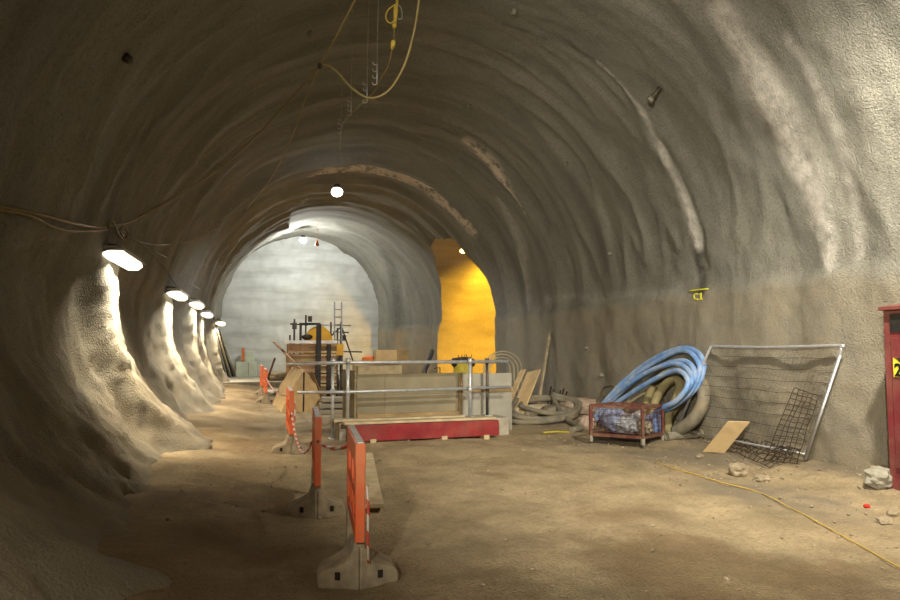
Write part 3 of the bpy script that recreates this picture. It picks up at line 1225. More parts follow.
z0 = min(pf.z, pb.z)
fr = F(324, 409)
BL_, EL, AP, ER, BR_ = V(PW(282, 412)), PW(292.5, 387.5), PW(304, 370), PW(315, 384), PW(324, 409)
BL_.z = BR_.z = z0 - .01
cov = thing('plywood_cover', 'ridge shaped pale plywood cover standing beside the crate stack', 'cover', (pf.x + .5, pf.y + .5, z0))
gap = .02
mid = V(AP.x, Yf, z0)
th = V(0, .02, 0)
MB().prism([BL_, EL, AP - V(gap, 0, .03), V(AP.x - gap, Yf, z0)], th).build('front_panel', 'ply', cov, .002)
MB().prism([V(AP.x + gap, Yf, z0), AP + V(gap, 0, -.03), ER, BR_], th).build('front_panel', 'ply', cov, .002)
MB().box((AP.x, Yf + .03, (z0 + AP.z) / 2 - .02), (gap * 2 + .01, .02, AP.z - z0 - .08)).build('gap_strip', 'black', cov)


def slab(a, b, e, t_, name):
    n = (b - a).cross(e).normalized() * t_
    MB().prism([a, b, b + e, a + e], n).build(name, 'ply', cov, .003)


slab(BL_, EL, ev, .02, 'side_panel')
slab(EL, AP, ev, -.02, 'roof_panel')
slab(AP, ER, ev, -.02, 'roof_panel')
slab(ER, BR_, ev, .02, 'side_panel')
# stick leaning over it
tag(MB().bar(W(274, 342, 21.0), W(309, 377, 18.9), .07, .035).build('leaning_stick', 'crate'), 'brown wooden stick slanting down from left behind plywood cover', 'stick')
tag(MB().bar(V(*F(318, 412)) + V(.3, 1.2, .02), W(306, 371, Yf + .35) + V(.1, 0, 0), .10, .04).build('dark_plank', 'cratedark'), 'dark plank leaning on the right slope of plywood cover', 'plank')

# ================================================================ CRATES
YC = 20.3
lv = ['bottom', 'second', 'third', 'fourth', 'fifth', 'top']
cl, cm, cr = W(287, 350, YC), W(318, 350, YC), W(337, 350, YC)
ztop = W(300, 343.5, YC).z
nl = 6
hh = ztop / nl
zf = max(floor_h(cl.x, YC), floor_h(cr.x, YC))
for col, (xa, xb, lab, mm) in enumerate(((cl.x, cm.x - .03, 'left', 'crate'), (cm.x + .03, cr.x, 'right', 'cratedark'))):
    for k in range(nl):
        za = zf + (ztop - zf) * k / nl
        hz = (ztop - zf) / nl
        t = thing('timber_crate', '%s brown timber crate counted from below in the %s crate stack' % (lv[k], lab), 'crate', ((xa + xb) / 2, YC + .6, za), 'brown timber crates in two stacks')
        dx = random.uniform(-.02, .02)
        mb = MB()
        mb.box(((xa + xb) / 2 + dx, YC + .6, za + hz / 2), (xb - xa, 1.2, hz - .03))
        mb.build('body', 'crate' if (k + col) % 2 else 'cratedark', t, .006)
        mb = MB()
        for zz in (za + .045, za + hz - .05):
            mb.box(((xa + xb) / 2 + dx, YC - .012, zz), (xb - xa - .02, .024, .055))
        mb.build('batten', 'ply' if col else 'crate', t, .003)
# dark uprights strapped to the stacks
for px0, px1, lab in ((316, 321, 'thick dark upright between the two crate stacks'), (327, 331, 'thin dark upright on the face of right crate stack')):
    a, b = W(px0, 350, YC - .07), W(px1, 350, YC - .07)
    zt = W(318, 325 if px0 == 316 else 345, YC).z
    tag(MB().box(((a.x + b.x) / 2, YC - .08, zt / 2 + .03), (b.x - a.x, .09, zt - .02)).build('dark_upright', 'black'), lab, 'post', 'dark uprights at the crates')
tag(MB().box(((cl.x + cr.x) / 2 - .05, YC + .4, ztop + .045), (cr.x - cl.x + .1, 1.0, .085)).build('white_board', 'white'), 'thin white board laid over the top of crate stacks', 'board')

# ================================================================ DUMPER BEHIND
YM = 23.2
t = thing('site_dumper', 'yellow rounded site machine with black roll bar behind the crates', 'machine', (W(315, 350, YM).x, YM, 0))
xa, xb = W(303, 340, YM).x, W(333, 340, YM).x
zt = W(315, 326, YM).z
zb = W(315, 345, YM).z
xm = (xa + xb) / 2
mb = MB()
arc = [V(xa + (xb - xa) * .5 * (1 - math.cos(a)), YM - .5, zb - .3 + (zt - zb + .3) * math.sin(a) ** .8) for a in np.linspace(.0, math.pi, 20)]
mb.prism(arc, (0, 1.1, 0))
mb.build('hood', 'yellow', t, .05)
mb = MB()
mb.box((xm, YM, .85), (xb - xa + .1, 1.5, zb - .3 - .45 + .02))
mb.build('chassis', 'darksteel', t, .02)
for sx in (-1, 1):
    for sy in (-.45, .45):
        x = xm + sx * ((xb - xa) / 2 + .02)
        mb = MB()
        mb.tube([(x - .11, YM + sy, .40 + floor_h(x, YM)), (x + .11, YM + sy, .40 + floor_h(x, YM))], .40, 20)
        mb.build('wheel', 'black', t, .03)
xr0, xr1 = W(300.5, 340, YM - .6).x, W(319, 340, YM - .6).x
zr = W(310, 324, YM - .6).z
mb = MB()
mb.bar((xr0, YM - .6, .9), (xr0, YM - .6, zr), .075, .075, (0, 1, 0))
mb.bar((xr1, YM - .6, .9), (xr1, YM - .6, zr), .075, .075, (0, 1, 0))
mb.bar((xr0 - .045, YM - .6, zr), (xr1 + .045, YM - .6, zr), .075, .075)
mb.build('roll_bar', 'black', t, .01)
p = W(307, 337, YM - .55)
mb = MB()
mb.lump(p, (.17, .12, .09), .1, 2, 3)
mb.build('seat', 'black', t, smooth=True)
# yellow box by the scaffold
p, q = W(336, 344, 22.0), W(343.5, 355.5, 22.0)
t = thing('yellow_cabinet', 'small yellow cabinet on dark legs right of the crates', 'cabinet', ((p.x + q.x) / 2, 22.2, 0))
MB().box(((p.x + q.x) / 2, 22.2, (p.z + q.z) / 2), (q.x - p.x, .4, p.z - q.z)).build('body', 'yellow', t, .01)
for sx in (p.x + .04, q.x - .04):
    for sy in (22.04, 22.36):
        MB().box((sx, sy, (q.z + floor_h(sx, sy)) / 2), (.05, .05, q.z - floor_h(sx, sy))).build('leg', 'darksteel', t)
MB().box(((p.x + q.x) / 2, 22.2, q.z - .12), (q.x - p.x - .04, .3, .2)).build('drawer_box', 'black', t)

# ================================================================ LADDER AND SCAFFOLD
YL = 24.2
t = thing('ladder', 'grey aluminium ladder rising behind the crates', 'ladder', (W(338, 345, YL).x, YL, floor_h(2, YL)))
a0, a1 = W(334.5, 302, YL), W(341.5, 302, YL)
for a in (a0, a1):
    MB().bar((a.x, YL - .55, floor_h(a.x, YL)), (a.x, YL, a.z), .045, .05, (0, 1, 0)).build('rail', 'ladder', t)
for k in range(1, 12):
    f = k / 12
    z = .02 + (a0.z - .02) * f
    y = YL - .55 * (1 - f)
    MB().tube([(a0.x, y, z), (a1.x, y, z)], .018, 8).build('rung', 'ladder', t)
t = thing('scaffold', 'dark scaffold poles and couplers standing around the site machine', 'scaffold', (W(318, 345, 25).x, 25, 0))
for px, pyt, Yp in ((294.5, 319, 22.4), (306, 315, 25), (331, 322, 25), (341, 322, 25), (290, 335, 22.4), (337.5, 328, 25)):
    a = W(px, pyt, Yp)
    MB().tube([(a.x, Yp, floor_h(a.x, Yp)), a], .030, 8).build('pole', 'darksteel', t)
for (x0, y0, x1, y1, Yp) in ((318, 325, 351, 325.5, 25), (333, 332, 349, 332.5, 24.95), (290, 324, 308, 325, 25), (340, 351.5, 362, 352, 25.03), (331, 336, 341, 327, 25.06)):
    MB().tube([W(x0, y0, Yp), W(x1, y1, Yp)], .024, 8).build('ledger', 'darksteel' if y0 != 325 or x0 == 290 else 'galv', t)
a, b = W(341, 325, 24.8), W(353, 361, 24.8)
MB().tube([a, b, b + (b - a) * .9], .026, 8).build('brace', 'darksteel', t)
for px, py in ((294.5, 326), (310, 319), (344, 338)):
    MB().box(W(px, py, 24.95 if px > 300 else 22.4), (.14, .12, .2)).build('coupler', 'darksteel', t)

# ================================================================ FAR LEFT, FOOT OF THE HEADWALL
YB = 33.6
p, q = W(236, 362, YB), W(256.5, 377.5, YB)
t = thing('site_tank', 'pale green boxy tank standing on the step by end wall', 'tank', ((p.x + q.x) / 2, YB + .4, STEP))
MB().box(((p.x + q.x) / 2, YB + .4, (p.z + STEP) / 2), (q.x - p.x, .8, p.z - STEP)).build('body', 'paleg', t, .02)
u, v_ = W(246, 351, YB), W(254, 362, YB)
MB().box(((u.x + v_.x) / 2, YB + .4, (u.z + p.z) / 2), (v_.x - u.x, .5, u.z - p.z)).build('upper_box', 'paleg', t, .02)
MB().box(((p.x + q.x) / 2 + .1, YB - .01, (p.z + STEP) / 2), (.03, .02, p.z - STEP - .06)).build('seam', 'concrete', t)
u, v_ = W(241.5, 348, YB + .6), W(244, 370, YB + .6)
tag(MB().box(((u.x + v_.x) / 2, YB + 1.0, (u.z + STEP) / 2), (v_.x - u.x, .12, u.z - STEP)).build('orange_post', 'orangecone'), 'narrow orange post behind the pale green tank', 'post')
pole_mats = ['palehose', 'alu', 'darksteel', 'palehose', 'darksteel', 'alu', 'palehose']
pole_lab = ['pale pole, leftmost of those leaning on the far left wall', 'bright metal pole, second of those leaning on far left wall', 'dark pole, third of those leaning on the far left wall',
            'pale pole in the middle of those leaning on far left wall', 'dark pole right of the middle pale leaning pole', 'bright metal pole near the right of the leaning poles', 'pale pole, rightmost of those leaning by the end wall']
for k in range(7):
    d = ray(224 + 2.2 * k, 377 - .4 * (k % 3))
    b0 = CAM + d * ((STEP - 1.6) / d.z)
    top = wall(211.5 + 1.5 * k, 322 + 1.8 * k + 3 * (k % 2), .05)[0]
    tag(MB().tube([b0, top], .04, 8).build('leaning_pole', pole_mats[k]), pole_lab[k], 'pole', 'poles leaning on the far left wall')
tag(MB().bar(V(W(267, 372, 29.5).x, 29.5, STEP), W(275, 358, 29.6), .09, .06).build('timber_offcut', 'redrust'), 'reddish timber offcut sticking up by the far barriers', 'offcut')
p = W(283, 373, 30)
tag(MB().lump((p.x, 30, STEP + .12), (.75, .5, .22), .35, 2.2, 4, 9).build('spoil_heap', 'dirt', smooth=True), 'low brown spoil heap at the far end behind plywood cover', 'heap')
p = F(272, 395)
tag(MB().lump(p + V(0, .2, .07), (.28, .3, .10), .35, 2.2, 3, 4).build('white_sheet', 'white', smooth=True), 'crumpled whitish sheet on floor left of plywood cover', 'sheet')

# clutter between cover and hoarding: grey boards stacked, yellow straps
for k, lab in enumerate(['lowest grey board of the small stack under the guardrail', 'middle grey board of the small stack under the guardrail', 'top grey board of the small stack under the guardrail']):
    a, b = F(327, 419), F(349, 416)
    c = (a + b) / 2 + V(-.05, .9, 0)
    tag(MB().box((c.x + .06 * k, c.y + .05 * k, floor_h(c.x, c.y) + .05 + .14 * k), (.75, .5, .1)).build('grey_board', 'concrete' if k != 1 else 'hoardgrey', bevel=.01), lab, 'board', 'grey boards left of the pit')
for px, py, s, lab in ((336, 430, .12, 'dull yellow rag on the dirt left of the red beam'), (346, 428, .10, 'smaller yellow rag beside the left end of red beam')):
    p = F(px, py)
    tag(MB().lump(p + V(0, 0, .04), (s, s * .8, .055), .4, 2.5, 3, px).build('yellow_rag', 'yellowbag', smooth=True), lab, 'rag')

# ================================================================ RIGHT SIDE: TIMBER, HOSES, SACKS
def leaning(p0, px, py, w_, th_, name, m, lab, cat, grp=None):
    pt, n = wall(px, py, .04)
    o = MB().bar(p0, pt, w_, th_, n).build(name, m, bevel=.004)
    return tag(o, lab, cat, grp)


leaning(ground(6.0, 15.3), 551, 333, .13, .05, 'leaning_plank', 'board', 'tall narrow plank leaning high against the right wall', 'plank', 'planks leaning behind the grey hose coil')
for (b0, b1, w_, lab) in (((521, 404), (537, 371), .42, 'wide pale plywood strip leaning beside the tall narrow plank'),
                          ((508, 404), (526, 370), .16, 'narrow pale plank leaning just right of the grey hoarding')):
    q = W(b1[0] - 3, b1[1], 15.0)
    a = W(b0[0], b0[1], 14.6)
    a2 = a - (q - a) * ((a.z - .03) / (q.z - a.z))
    o = MB().bar(a2, q, w_, .03, (-.8, -.3, .4)).build('leaning_plank', 'ply', bevel=.003)
    tag(o, lab, 'plank', 'planks leaning behind the grey hose coil')
# pale pipes looped behind the hoarding
for k in range(4):
    r = .30 + .09 * k
    cpt = W(500 + 1.0 * k, 372, 17.2 + .06 * k)
    pts = [V(cpt.x + r * 1.15 * math.cos(a) * .8, 17.2 + .06 * k, max(.03, cpt.z + .05 + r * math.sin(a) * .85)) for a in np.linspace(-.2, math.pi * .9, 22)]
    pts = [V(pts[0].x + .02, pts[0].y, .03), *pts, V(pts[-1].x - .15, pts[-1].y, .03)]
    tag(MB().tube(pts, .018, 7).build('bent_pipe', 'palehose'), ['innermost', 'second', 'third', 'outermost'][k] + ' of the thin pale pipes arching behind the guardrail end', 'pipe', 'thin pale arched pipes by the passage')
# grey hose coil on the floor
cc = F(543, 420)
ctrl = []
for k in range(84):
    a = 2 * math.pi * k / 22 + 2.6
    lap = k / 22
    r = .95 - .10 * lap + .06 * math.sin(a * .73 + 1)
    u, v_ = r * math.cos(a) + .07 * lap - .1, r * math.sin(a) * .85
    x, y = cc.x + u, cc.y + v_ * .9
    ctrl.append(V(x, y, floor_h(x, y) + .06 + max(0, v_ + .55) * .26 + .035 * math.sin(a * 1.31 + lap) + .03 * lap))
e = ctrl[-1]
tail = F(583, 431)
ctrl += [V((e.x * 2 + tail.x) / 3, (e.y * 2 + tail.y) / 3 - .15, .12), tail + V(0, .1, .06), tail + V(-.35, -.25, .06)]
tag(MB().tube(smooth_path(ctrl, 3), .055, 10).build('hose_coil', 'greyhose'), 'dusty grey hose coiled flat on the floor by leaning planks', 'hose')
# sacks and debris
for (px, py, Yd, sz, rot, m, nm, lab, cat) in (
        (535, 399, 15.0, (.85, .22, .16), -.12, 'sack', 'dusty_sack', 'long pale dusty roll lying behind the grey hose coil', 'roll'),
        (516, 411, 14.7, (.30, .26, .16), .2, 'sack', 'dusty_sack', 'pale dusty sack at the left of the grey hose coil', 'sack'),
        (581, 412, 14.6, (.46, .30, .19), -.1, 'pinksack', 'dusty_sack', 'big pinkish dusty sack between grey hose and red crate', 'sack'),
        (556, 402, 14.6, (.36, .26, .15), .3, 'greyhose', 'rubble_heap', 'dark grey rubble heap against the wall behind hose coil', 'rubble'),
        (587, 426, 12.6, (.16, .16, .14), .1, 'pinksack', 'dusty_sack', 'small pinkish lump beside the left foot of red crate', 'sack')):
    p = W(px, py, Yd)
    g_ = floor_h(p.x, p.y)
    tag(MB().lump((p.x, p.y, g_ + sz[2] * .9), sz, .18, 2.4, 4, px * .1, rot, True).build(nm, m, smooth=True), lab, cat, 'dusty sacks by the right wall' if nm == 'dusty_sack' else None)
for k in range(6):
    p = W(548 + 3.2 * k, 394 + (k % 3) * 2, 14.9)
    q = p + V(.12, .1, .16 - .03 * (k % 4))
    g_ = ground(p.x, p.y)
    tag(MB().tube([V(p.x - .05, p.y - .05, g_.z + .2), q], .018, 6).build('short_rod', 'rust'), 'short rusty rod poking out of the dark rubble heap', 'rod', 'rods in the rubble heap')
p = F(556, 433)
tag(MB().tube([p + V(-.25, 0, .012), p + V(0, .04, .02), p + V(.25, -.02, .012)], .02, 6).build('yellow_strip', 'yellowbag'), 'yellow strip of plastic on the floor before the grey hose', 'strip')
tag(MB().tube(smooth_path([wall(640 - 42, 404, .05)[0], wall(606, 388, .06)[0], wall(617, 386, .06)[0], wall(626, 394, .05)[0]], 8), .02, 6).build('thin_hose', 'greyhose'), 'thin dark hose arching on the wall left of blue hoses', 'hose')

# ---- red stillage
fl_, fr_, rb_ = F(591, 444), F(643, 448), F(663, 440)
z0 = max(fl_.z, fr_.z, rb_.z) - .01
lb_ = fl_ + (rb_ - fr_)
H = .50
st = thing('stillage', 'red brown steel mesh crate filled with plastic sheeting under blue hoses', 'crate', ((fl_ + rb_) / 2).xy.to_3d() + V(0, 0, z0))
cs = [V(p.x, p.y, z0) for p in (fl_, fr_, rb_, lb_)]
for c in cs:
    mb = MB()
    mb.box(c + V(0, 0, .08 + H / 2 + .01), (.045, .045, H))
    mb.build('corner_post', 'redrust', st, .004)
    MB().box(c + V(0, 0, .045), (.055, .055, .10)).build('foot', 'whitestone', st, .004)
for zz in (.11, .08 + H):
    for i in range(4):
        MB().bar(cs[i] + V(0, 0, zz), cs[(i + 1) % 4] + V(0, 0, zz), .035, .045).build('frame_rail', 'redrust', st)
for i in range(4):
    mb = MB()
    A, B = cs[i], cs[(i + 1) % 4]
    for k in range(1, 12):
        p = A.lerp(B, k / 12)
        mb.tube([p + V(0, 0, .1), p + V(0, 0, .08 + H)], .0028, 4)
    for k in range(1, 7):
        zz = .1 + H * k / 7
        mb.tube([A + V(0, 0, zz), B + V(0, 0, zz)], .0028, 4)
    mb.build('mesh_side', 'redrust', st)
mb = MB()
mb.prism([c + V(0, 0, .10) for c in cs], (0, 0, .02))
mb.build('base_tray', 'redrust', st)
cen = sum(cs, V(0, 0, 0)) / 4
e1_, e2_ = (cs[1] - cs[0]), (cs[3] - cs[0])
def inb(a, b, z):
    return cs[0] + e1_ * a + e2_ * b + V(0, 0, z)
tag(MB().lump(inb(.26, .48, .34), (.19, .27, .21), .35, 3.2, 4, 2.0).build('plastic_sheet', 'bluesheet', smooth=True), 'crumpled blue grey plastic sheet inside the left of red crate', 'sheet')
tag(MB().lump(inb(.52, .42, .29), (.20, .25, .17), .5, 3.6, 4, 6.0).build('plastic_sheet', 'sheet', smooth=True), 'crumpled grey plastic sheet in the middle of red crate', 'sheet')
tag(MB().lump(inb(.80, .45, .24), (.13, .22, .12), .5, 3.6, 4, 8.0).build('scrap_bag', 'greyhose', smooth=True), 'dark scrap heap in the right of red crate', 'scrap')
tag(MB().lump(inb(.84, .30, .46), (.08, .08, .07), .2, 3, 3, 1.0).build('silver_duct', 'alu', smooth=True), 'silver duct end in the upper right of red crate', 'duct')

# ---- blue hoses leaning on the wall
def onlean(px, py, x0=6.15, k=.42):
    d = ray(px, py)
    t = (x0 + k * 1.6) / (d.x - k * d.z)
    return CAM + d * t


blue = [
    [(600, 408), (622, 383), (650, 361), (678, 349), (696, 351), (704, 366), (696, 388), (676, 404), (652, 416)],
    [(601, 412), (624, 385), (652, 364), (679, 351), (693, 355), (700, 371), (690, 392), (672, 407), (648, 418)],
    [(603, 410), (628, 386), (655, 369), (678, 361), (690, 364), (695, 377), (684, 395), (664, 409), (646, 420)],
    [(597, 413), (618, 392), (648, 372), (672, 364), (686, 368), (692, 381), (680, 398), (662, 411)],
    [(606, 411), (630, 394), (655, 379), (674, 371), (684, 374), (688, 385), (676, 401), (656, 412)],
]
blab = ['outermost blue hose loop leaning on the wall above red crate', 'second blue hose loop just inside the outermost one', 'middle blue hose loop of the coil above red crate',
        'fourth blue hose loop in from the outside of the coil', 'innermost blue hose loop of the coil above red crate']
for k, (pp, lab) in enumerate(zip(blue, blab)):
    pts = [onlean(x, y, 6.34 - .055 * k) for x, y in pp]
    a, b = pts[0], pts[-1]
    ga, gb = ground(a.x + .02, a.y), ground(b.x, b.y + .05)
    pts = [ga + V(.02, .12, .06), a.lerp(ga, .5) + V(0, .03, 0)] + pts + [b.lerp(gb, .6), gb + V(0, -.05, .06)]
    tag(MB().tube(smooth_path(pts, 7), .045, 12).build('blue_hose', 'bluehose'), lab, 'hose', 'blue hoses leaning on the right wall')
kh = [[(644, 425), (648, 398), (660, 378), (676, 371), (686, 378), (684, 392), (674, 408), (664, 424)],
      [(652, 424), (655, 402), (665, 385), (676, 379), (680, 386), (676, 400), (668, 414)]]
for k, (pp, lab) in enumerate(zip(kh, ['thick khaki hose loop standing inside the blue hose coil', 'inner khaki hose loop inside the blue hose coil'])):
    pts = [onlean(x, y, 6.5 - .1 * k) for x, y in pp]
    pts = [ground(pts[0].x, pts[0].y + .05, .08)] + pts + [ground(pts[-1].x, pts[-1].y, .08)]
    tag(MB().tube(smooth_path(pts, 7), .075, 12).build('khaki_hose', 'khaki'), lab, 'hose', 'khaki hoses inside the blue coil')
pts = [onlean(x, y, 6.5) for x, y in ((690, 372), (702, 384), (703, 402), (693, 420), (676, 432))]
pts[-1] = ground(pts[-1].x, pts[-1].y, .12)
tag(MB().tube(smooth_path(pts, 8), .105, 14).build('grey_duct', 'greyhose'), 'thick dusty grey hose curving down behind the fence panel edge', 'hose')
pts = [onlean(x, y, 6.55) for x, y in ((612, 425), (630, 402), (660, 385), (676, 378))]
pts[0] = ground(pts[0].x, pts[0].y, .05)
tag(MB().tube(smooth_path(pts, 8), .03, 8).build('brown_hose', 'palehose'), 'thin brown hose slanting up behind the blue hose loops', 'hose')
ctr = onlean(623, 405, 6.2)
mb = MB()
pts = []
for k in range(40):
    a = k * .45
    r = .07 + .0045 * k
    pts.append(ctr + V(.2 * math.sin(a) * r, math.cos(a) * r, math.sin(a) * r * .8))
pts += [ground(pts[-1].x, pts[-1].y, .03)]
mb.tube(pts, .013, 6)
tag(mb.build('thin_coil', 'khaki'), 'small coil of thin hose standing behind the red crate', 'hose')
# steel props on the floor
for a, b, lab in (((667, 441), (705, 438), 'front dusty steel tube lying at the fence panel foot'), ((664, 436), (700, 434), 'rear dusty steel tube lying at the fence panel foot')):
    p, q = F(*a), F(*b)
    mb = MB()
    mb.hollow(p + V(0, 0, .075), q + V(0, 0, .075), .07, .012)
    mb.hollow(p.lerp(q, .84) + V(0, 0, .075), p.lerp(q, .9) + V(0, 0, .075), .09, .02)
    tag(mb.build('steel_tube', 'greyhose'), lab, 'tube', 'steel tubes by the fence panel')

# ---- fence panel
TL, TR, BR2, BL2 = wall(716, 346, .10)[0], wall(849, 345.5, .10)[0], F(805, 462, .03), F(675, 437, .03)
fe = thing('fence_panel', 'bent wire mesh fence panel in silver tube frame leaning on right wall', 'fence panel', (BL2 + BR2) / 2)


def corner(a, c, b, r=.12):
    u, v = (a - c).normalized() * r, (b - c).normalized() * r
    return [c + u, c + u * .35 + v * .35 - (u + v) * .12, c + v]


mb = MB()
mb.tube([BL2] + smooth_path([BL2.lerp(TL, .93)] + corner(BL2, TL, TR, .1) + [TL.lerp(TR, .5) + V(-.02, 0, -.02)] + corner(TL, TR, BR2, .1) + [TR.lerp(BR2, .07)], 6) + [BR2], .022, 10)
mb.build('tube_frame', 'alu', fe)
low0, low1 = BL2.lerp(TL, .06), BR2.lerp(TR, .05)
MB().tube([low0, low1], .016, 8).build('bottom_tube', 'galv', fe)
mb = MB()


def fpt(u, v):
    p = low0.lerp(low1, u).lerp(TL.lerp(TR, u), v)
    return p + V(-.05 * math.sin(math.pi * u) * math.sin(math.pi * v) + .02 * nz(u * 4, v * 4, 3), 0, .02 * nz(u * 5, v * 3, 6))


for k in range(1, 9):
    mb.tube([fpt(u, k / 9) for u in np.linspace(0, 1, 24)], .0032, 4)
for k in range(1, 36):
    mb.tube([fpt(k / 36, v) for v in np.linspace(0, 1, 9)], .0012, 4)
mb.build('wire_mesh', 'rust', fe)
# reinforcing mesh in front of it


def mesh_sheet(c00, c10, c01, c11, nu, nv, r, lab, warp=.03, sd=0):
    mb = MB()

    def g(u, v):
        p = c00.lerp(c10, u).lerp(c01.lerp(c11, u), v)
        return p + V(warp * nz(u * 3, v * 3, sd), warp * nz(u * 3, v * 3, sd + 5), abs(warp) * abs(nz(u * 4, v * 4, sd + 9)))
    for k in range(nu + 1):
        mb.tube([g(k / nu, v) for v in np.linspace(0, 1, 12)], r, 5)
    for k in range(nv + 1):
        mb.tube([g(u, k / nv) for u in np.linspace(0, 1, 12)], r, 5)
    return tag(mb.build('reinforcing_mesh', 'rust'), lab, 'steel mesh', 'rusty mesh sheets at the fence panel')


a, b = F(764, 463, .03), F(797, 466, .03)
mesh_sheet(a, b, WX(794, 388, 6.62), WX(818, 396, 6.66), 5, 14, .006, 'rusty reinforcing mesh strip standing up against the fence panel', .03, 3)
mesh_sheet(F(722, 450, .04), F(770, 470, .03), F(742, 440, .12), F(800, 459, .12), 12, 6, .007, 'crumpled rusty reinforcing mesh lying flat below the fence panel', .08, 8)
# plywood offcut leaning on it
pc = [F(703, 452, .01), F(725, 453, .01)]
up0, up1 = WX(728, 421, 6.45), WX(749, 421.5, 6.5)
nrm = (pc[1] - pc[0]).cross(up0 - pc[0]).normalized() * .02
tag(MB().prism([pc[0], pc[1], up0 + (pc[1] - pc[0]) * .95, up0], nrm).build('plywood_offcut', 'ply', bevel=.002), 'pale plywood offcut propped in front of the fence panel', 'board')

# ---- rocks
for (px, py, sz, m, sd, lab) in ((738, 475, (.14, .10, .085), 'stone', 1, 'brown grey rock on the dirt below the plywood offcut'),
                                 (879, 487, (.14, .14, .12), 'whitestone', 2, 'pale angular block at the foot of red cabinet'),
                                 (880, 476, (.13, .11, .07), 'stone', 5, 'flat grey stone behind the pale block at red cabinet'),
                                 (762, 481, (.10, .07, .04), 'stone', 3, 'flat dusty stone right of the brown grey rock'),
                                 (700, 458, (.10, .05, .03), 'stone', 4, 'thin flat stone left of the plywood offcut'),
                                 (885, 524, (.07, .06, .035), 'stone', 6, 'grey stone on the floor near the right photo edge'),
                                 (893, 516, (.08, .05, .03), 'stone', 7, 'small stone between red cabinet and yellow floor cable')):
    p = F(px, py)
    tag(MB().lump(p + V(0, 0, sz[2] * .75), sz, .3, 2.0, 3, sd * 3.3, sd, True).build('rock', m), lab, 'rock')
p = F(867, 508)
tag(MB().lump(p + V(0, 0, .02), (.035, .03, .022), .3, 2, 2, 3).build('red_scrap', 'redrag'), 'tiny red scrap on the dirt near the red cabinet', 'scrap')
# gravel: uncountable crumbs
mb = MB()
for k in range(900):
    if k < 600:
        x, y = random.uniform(4.6, 7.0), random.uniform(4.5, 12)
    else:
        x, y = random.uniform(-.9, 5), random.uniform(3.5, 13)
    s = random.choice((.006, .008, .010, .012, .018))
    r = bmesh.ops.create_icosphere(mb.bm, subdivisions=1, radius=s)
    for v in r['verts']:
        v.co = V(v.co.x * random.uniform(.7, 1.4), v.co.y * random.uniform(.7, 1.4), v.co.z * random.uniform(.5, .9)) + V(x, y, floor_h(x, y) + s * .5)
o = mb.build('gravel', 'stone', org=(3, 8, 0))
tag(o, 'loose gravel crumbs scattered over the dirt floor', 'gravel', kind='stuff')

# ---- red cabinet with sign
ce = F(889.5, 489)
cab = thing('red_cabinet', 'tall red painted cabinet with yellow sign at the right edge', 'cabinet', (ce.x + .2, ce.y - .4, ce.z))
zt = 2.02
mb = MB()
mb.box((ce.x + .21, ce.y - .42, (zt + ce.z) / 2), (.40, .84, zt - ce.z))
body = mb.build('body', 'redcab', cab, .008)
MB().prism([(ce.x - .05, ce.y + .01, zt - .02), (ce.x - .05, ce.y + .01, zt + .02), (ce.x + .43, ce.y + .01, zt + .08), (ce.x + .43, ce.y + .01, zt - .02)], (0, -.87, 0)).build('roof', 'redcab', cab, .005)
MB().box((ce.x + .004, ce.y - .45, zt - .16), (.01, .72, .2)).build('vent_recess', 'black', cab)
MB().box((ce.x + .002, ce.y - .45, 1.0), (.02, .70, 1.4)).build('door', 'redcab', cab, .005)
sz1, sz0 = WX(896, 358, ce.x).z, WX(896, 377, ce.x).z
sy = WX(893.5, 367, ce.x - .012).y
sgn = MB().box((ce.x - .012, sy - .13, (sz0 + sz1) / 2), (.006, .26, sz1 - sz0)).build('sign_plate', 'signy', cab)
cu = bpy.data.curves.new('numeral', 'FONT')
cu.body = '2'
cu.size = .19
cu.extrude = .002
cu.offset = .006
tmp = bpy.data.objects.new('tmp', cu)
COL.objects.link(tmp)
dg = bpy.context.evaluated_depsgraph_get()
me = bpy.data.meshes.new_from_object(tmp.evaluated_get(dg))
bpy.data.objects.remove(tmp)
me.materials.clear()
me.materials.append(M['ink'])
nm = bpy.data.objects.new('numeral', me)
COL.objects.link(nm)
nm.parent = sgn
lx = V(0, -1, 0)
ly = V(0, 0, 1)
RT = Matrix((lx, ly, lx.cross(ly))).transposed().to_4x4()
nm.matrix_local = Matrix.Translation(V(ce.x - .018, sy - .015, sz0 + .012) - ORG[cab.name]) @ RT
MB().prism([(ce.x - .017, sy - .02, sz1), (ce.x - .017, sy - .10, sz1), (ce.x - .017, sy - .09, sz1 - .05), (ce.x - .017, sy - .06, sz1 - .02)], (-.003, 0, 0)).build('sign_mark', 'ink', sgn)

# ---- yellow cable on the floor
pp = [(655, 463), (690, 474), (720, 483), (760, 494), (790, 509), (820, 525), (858, 546), (905, 572), (960, 600)]
pts = smooth_path([F(x, y) for x, y in pp], 10)
pts = [V(p.x, p.y, floor_h(p.x, p.y) + .014) for p in pts]
tag(MB().tube(pts, .0065, 6).build('floor_cable', 'floorcable'), 'yellow cable snaking over the dirt floor at the right', 'cable')

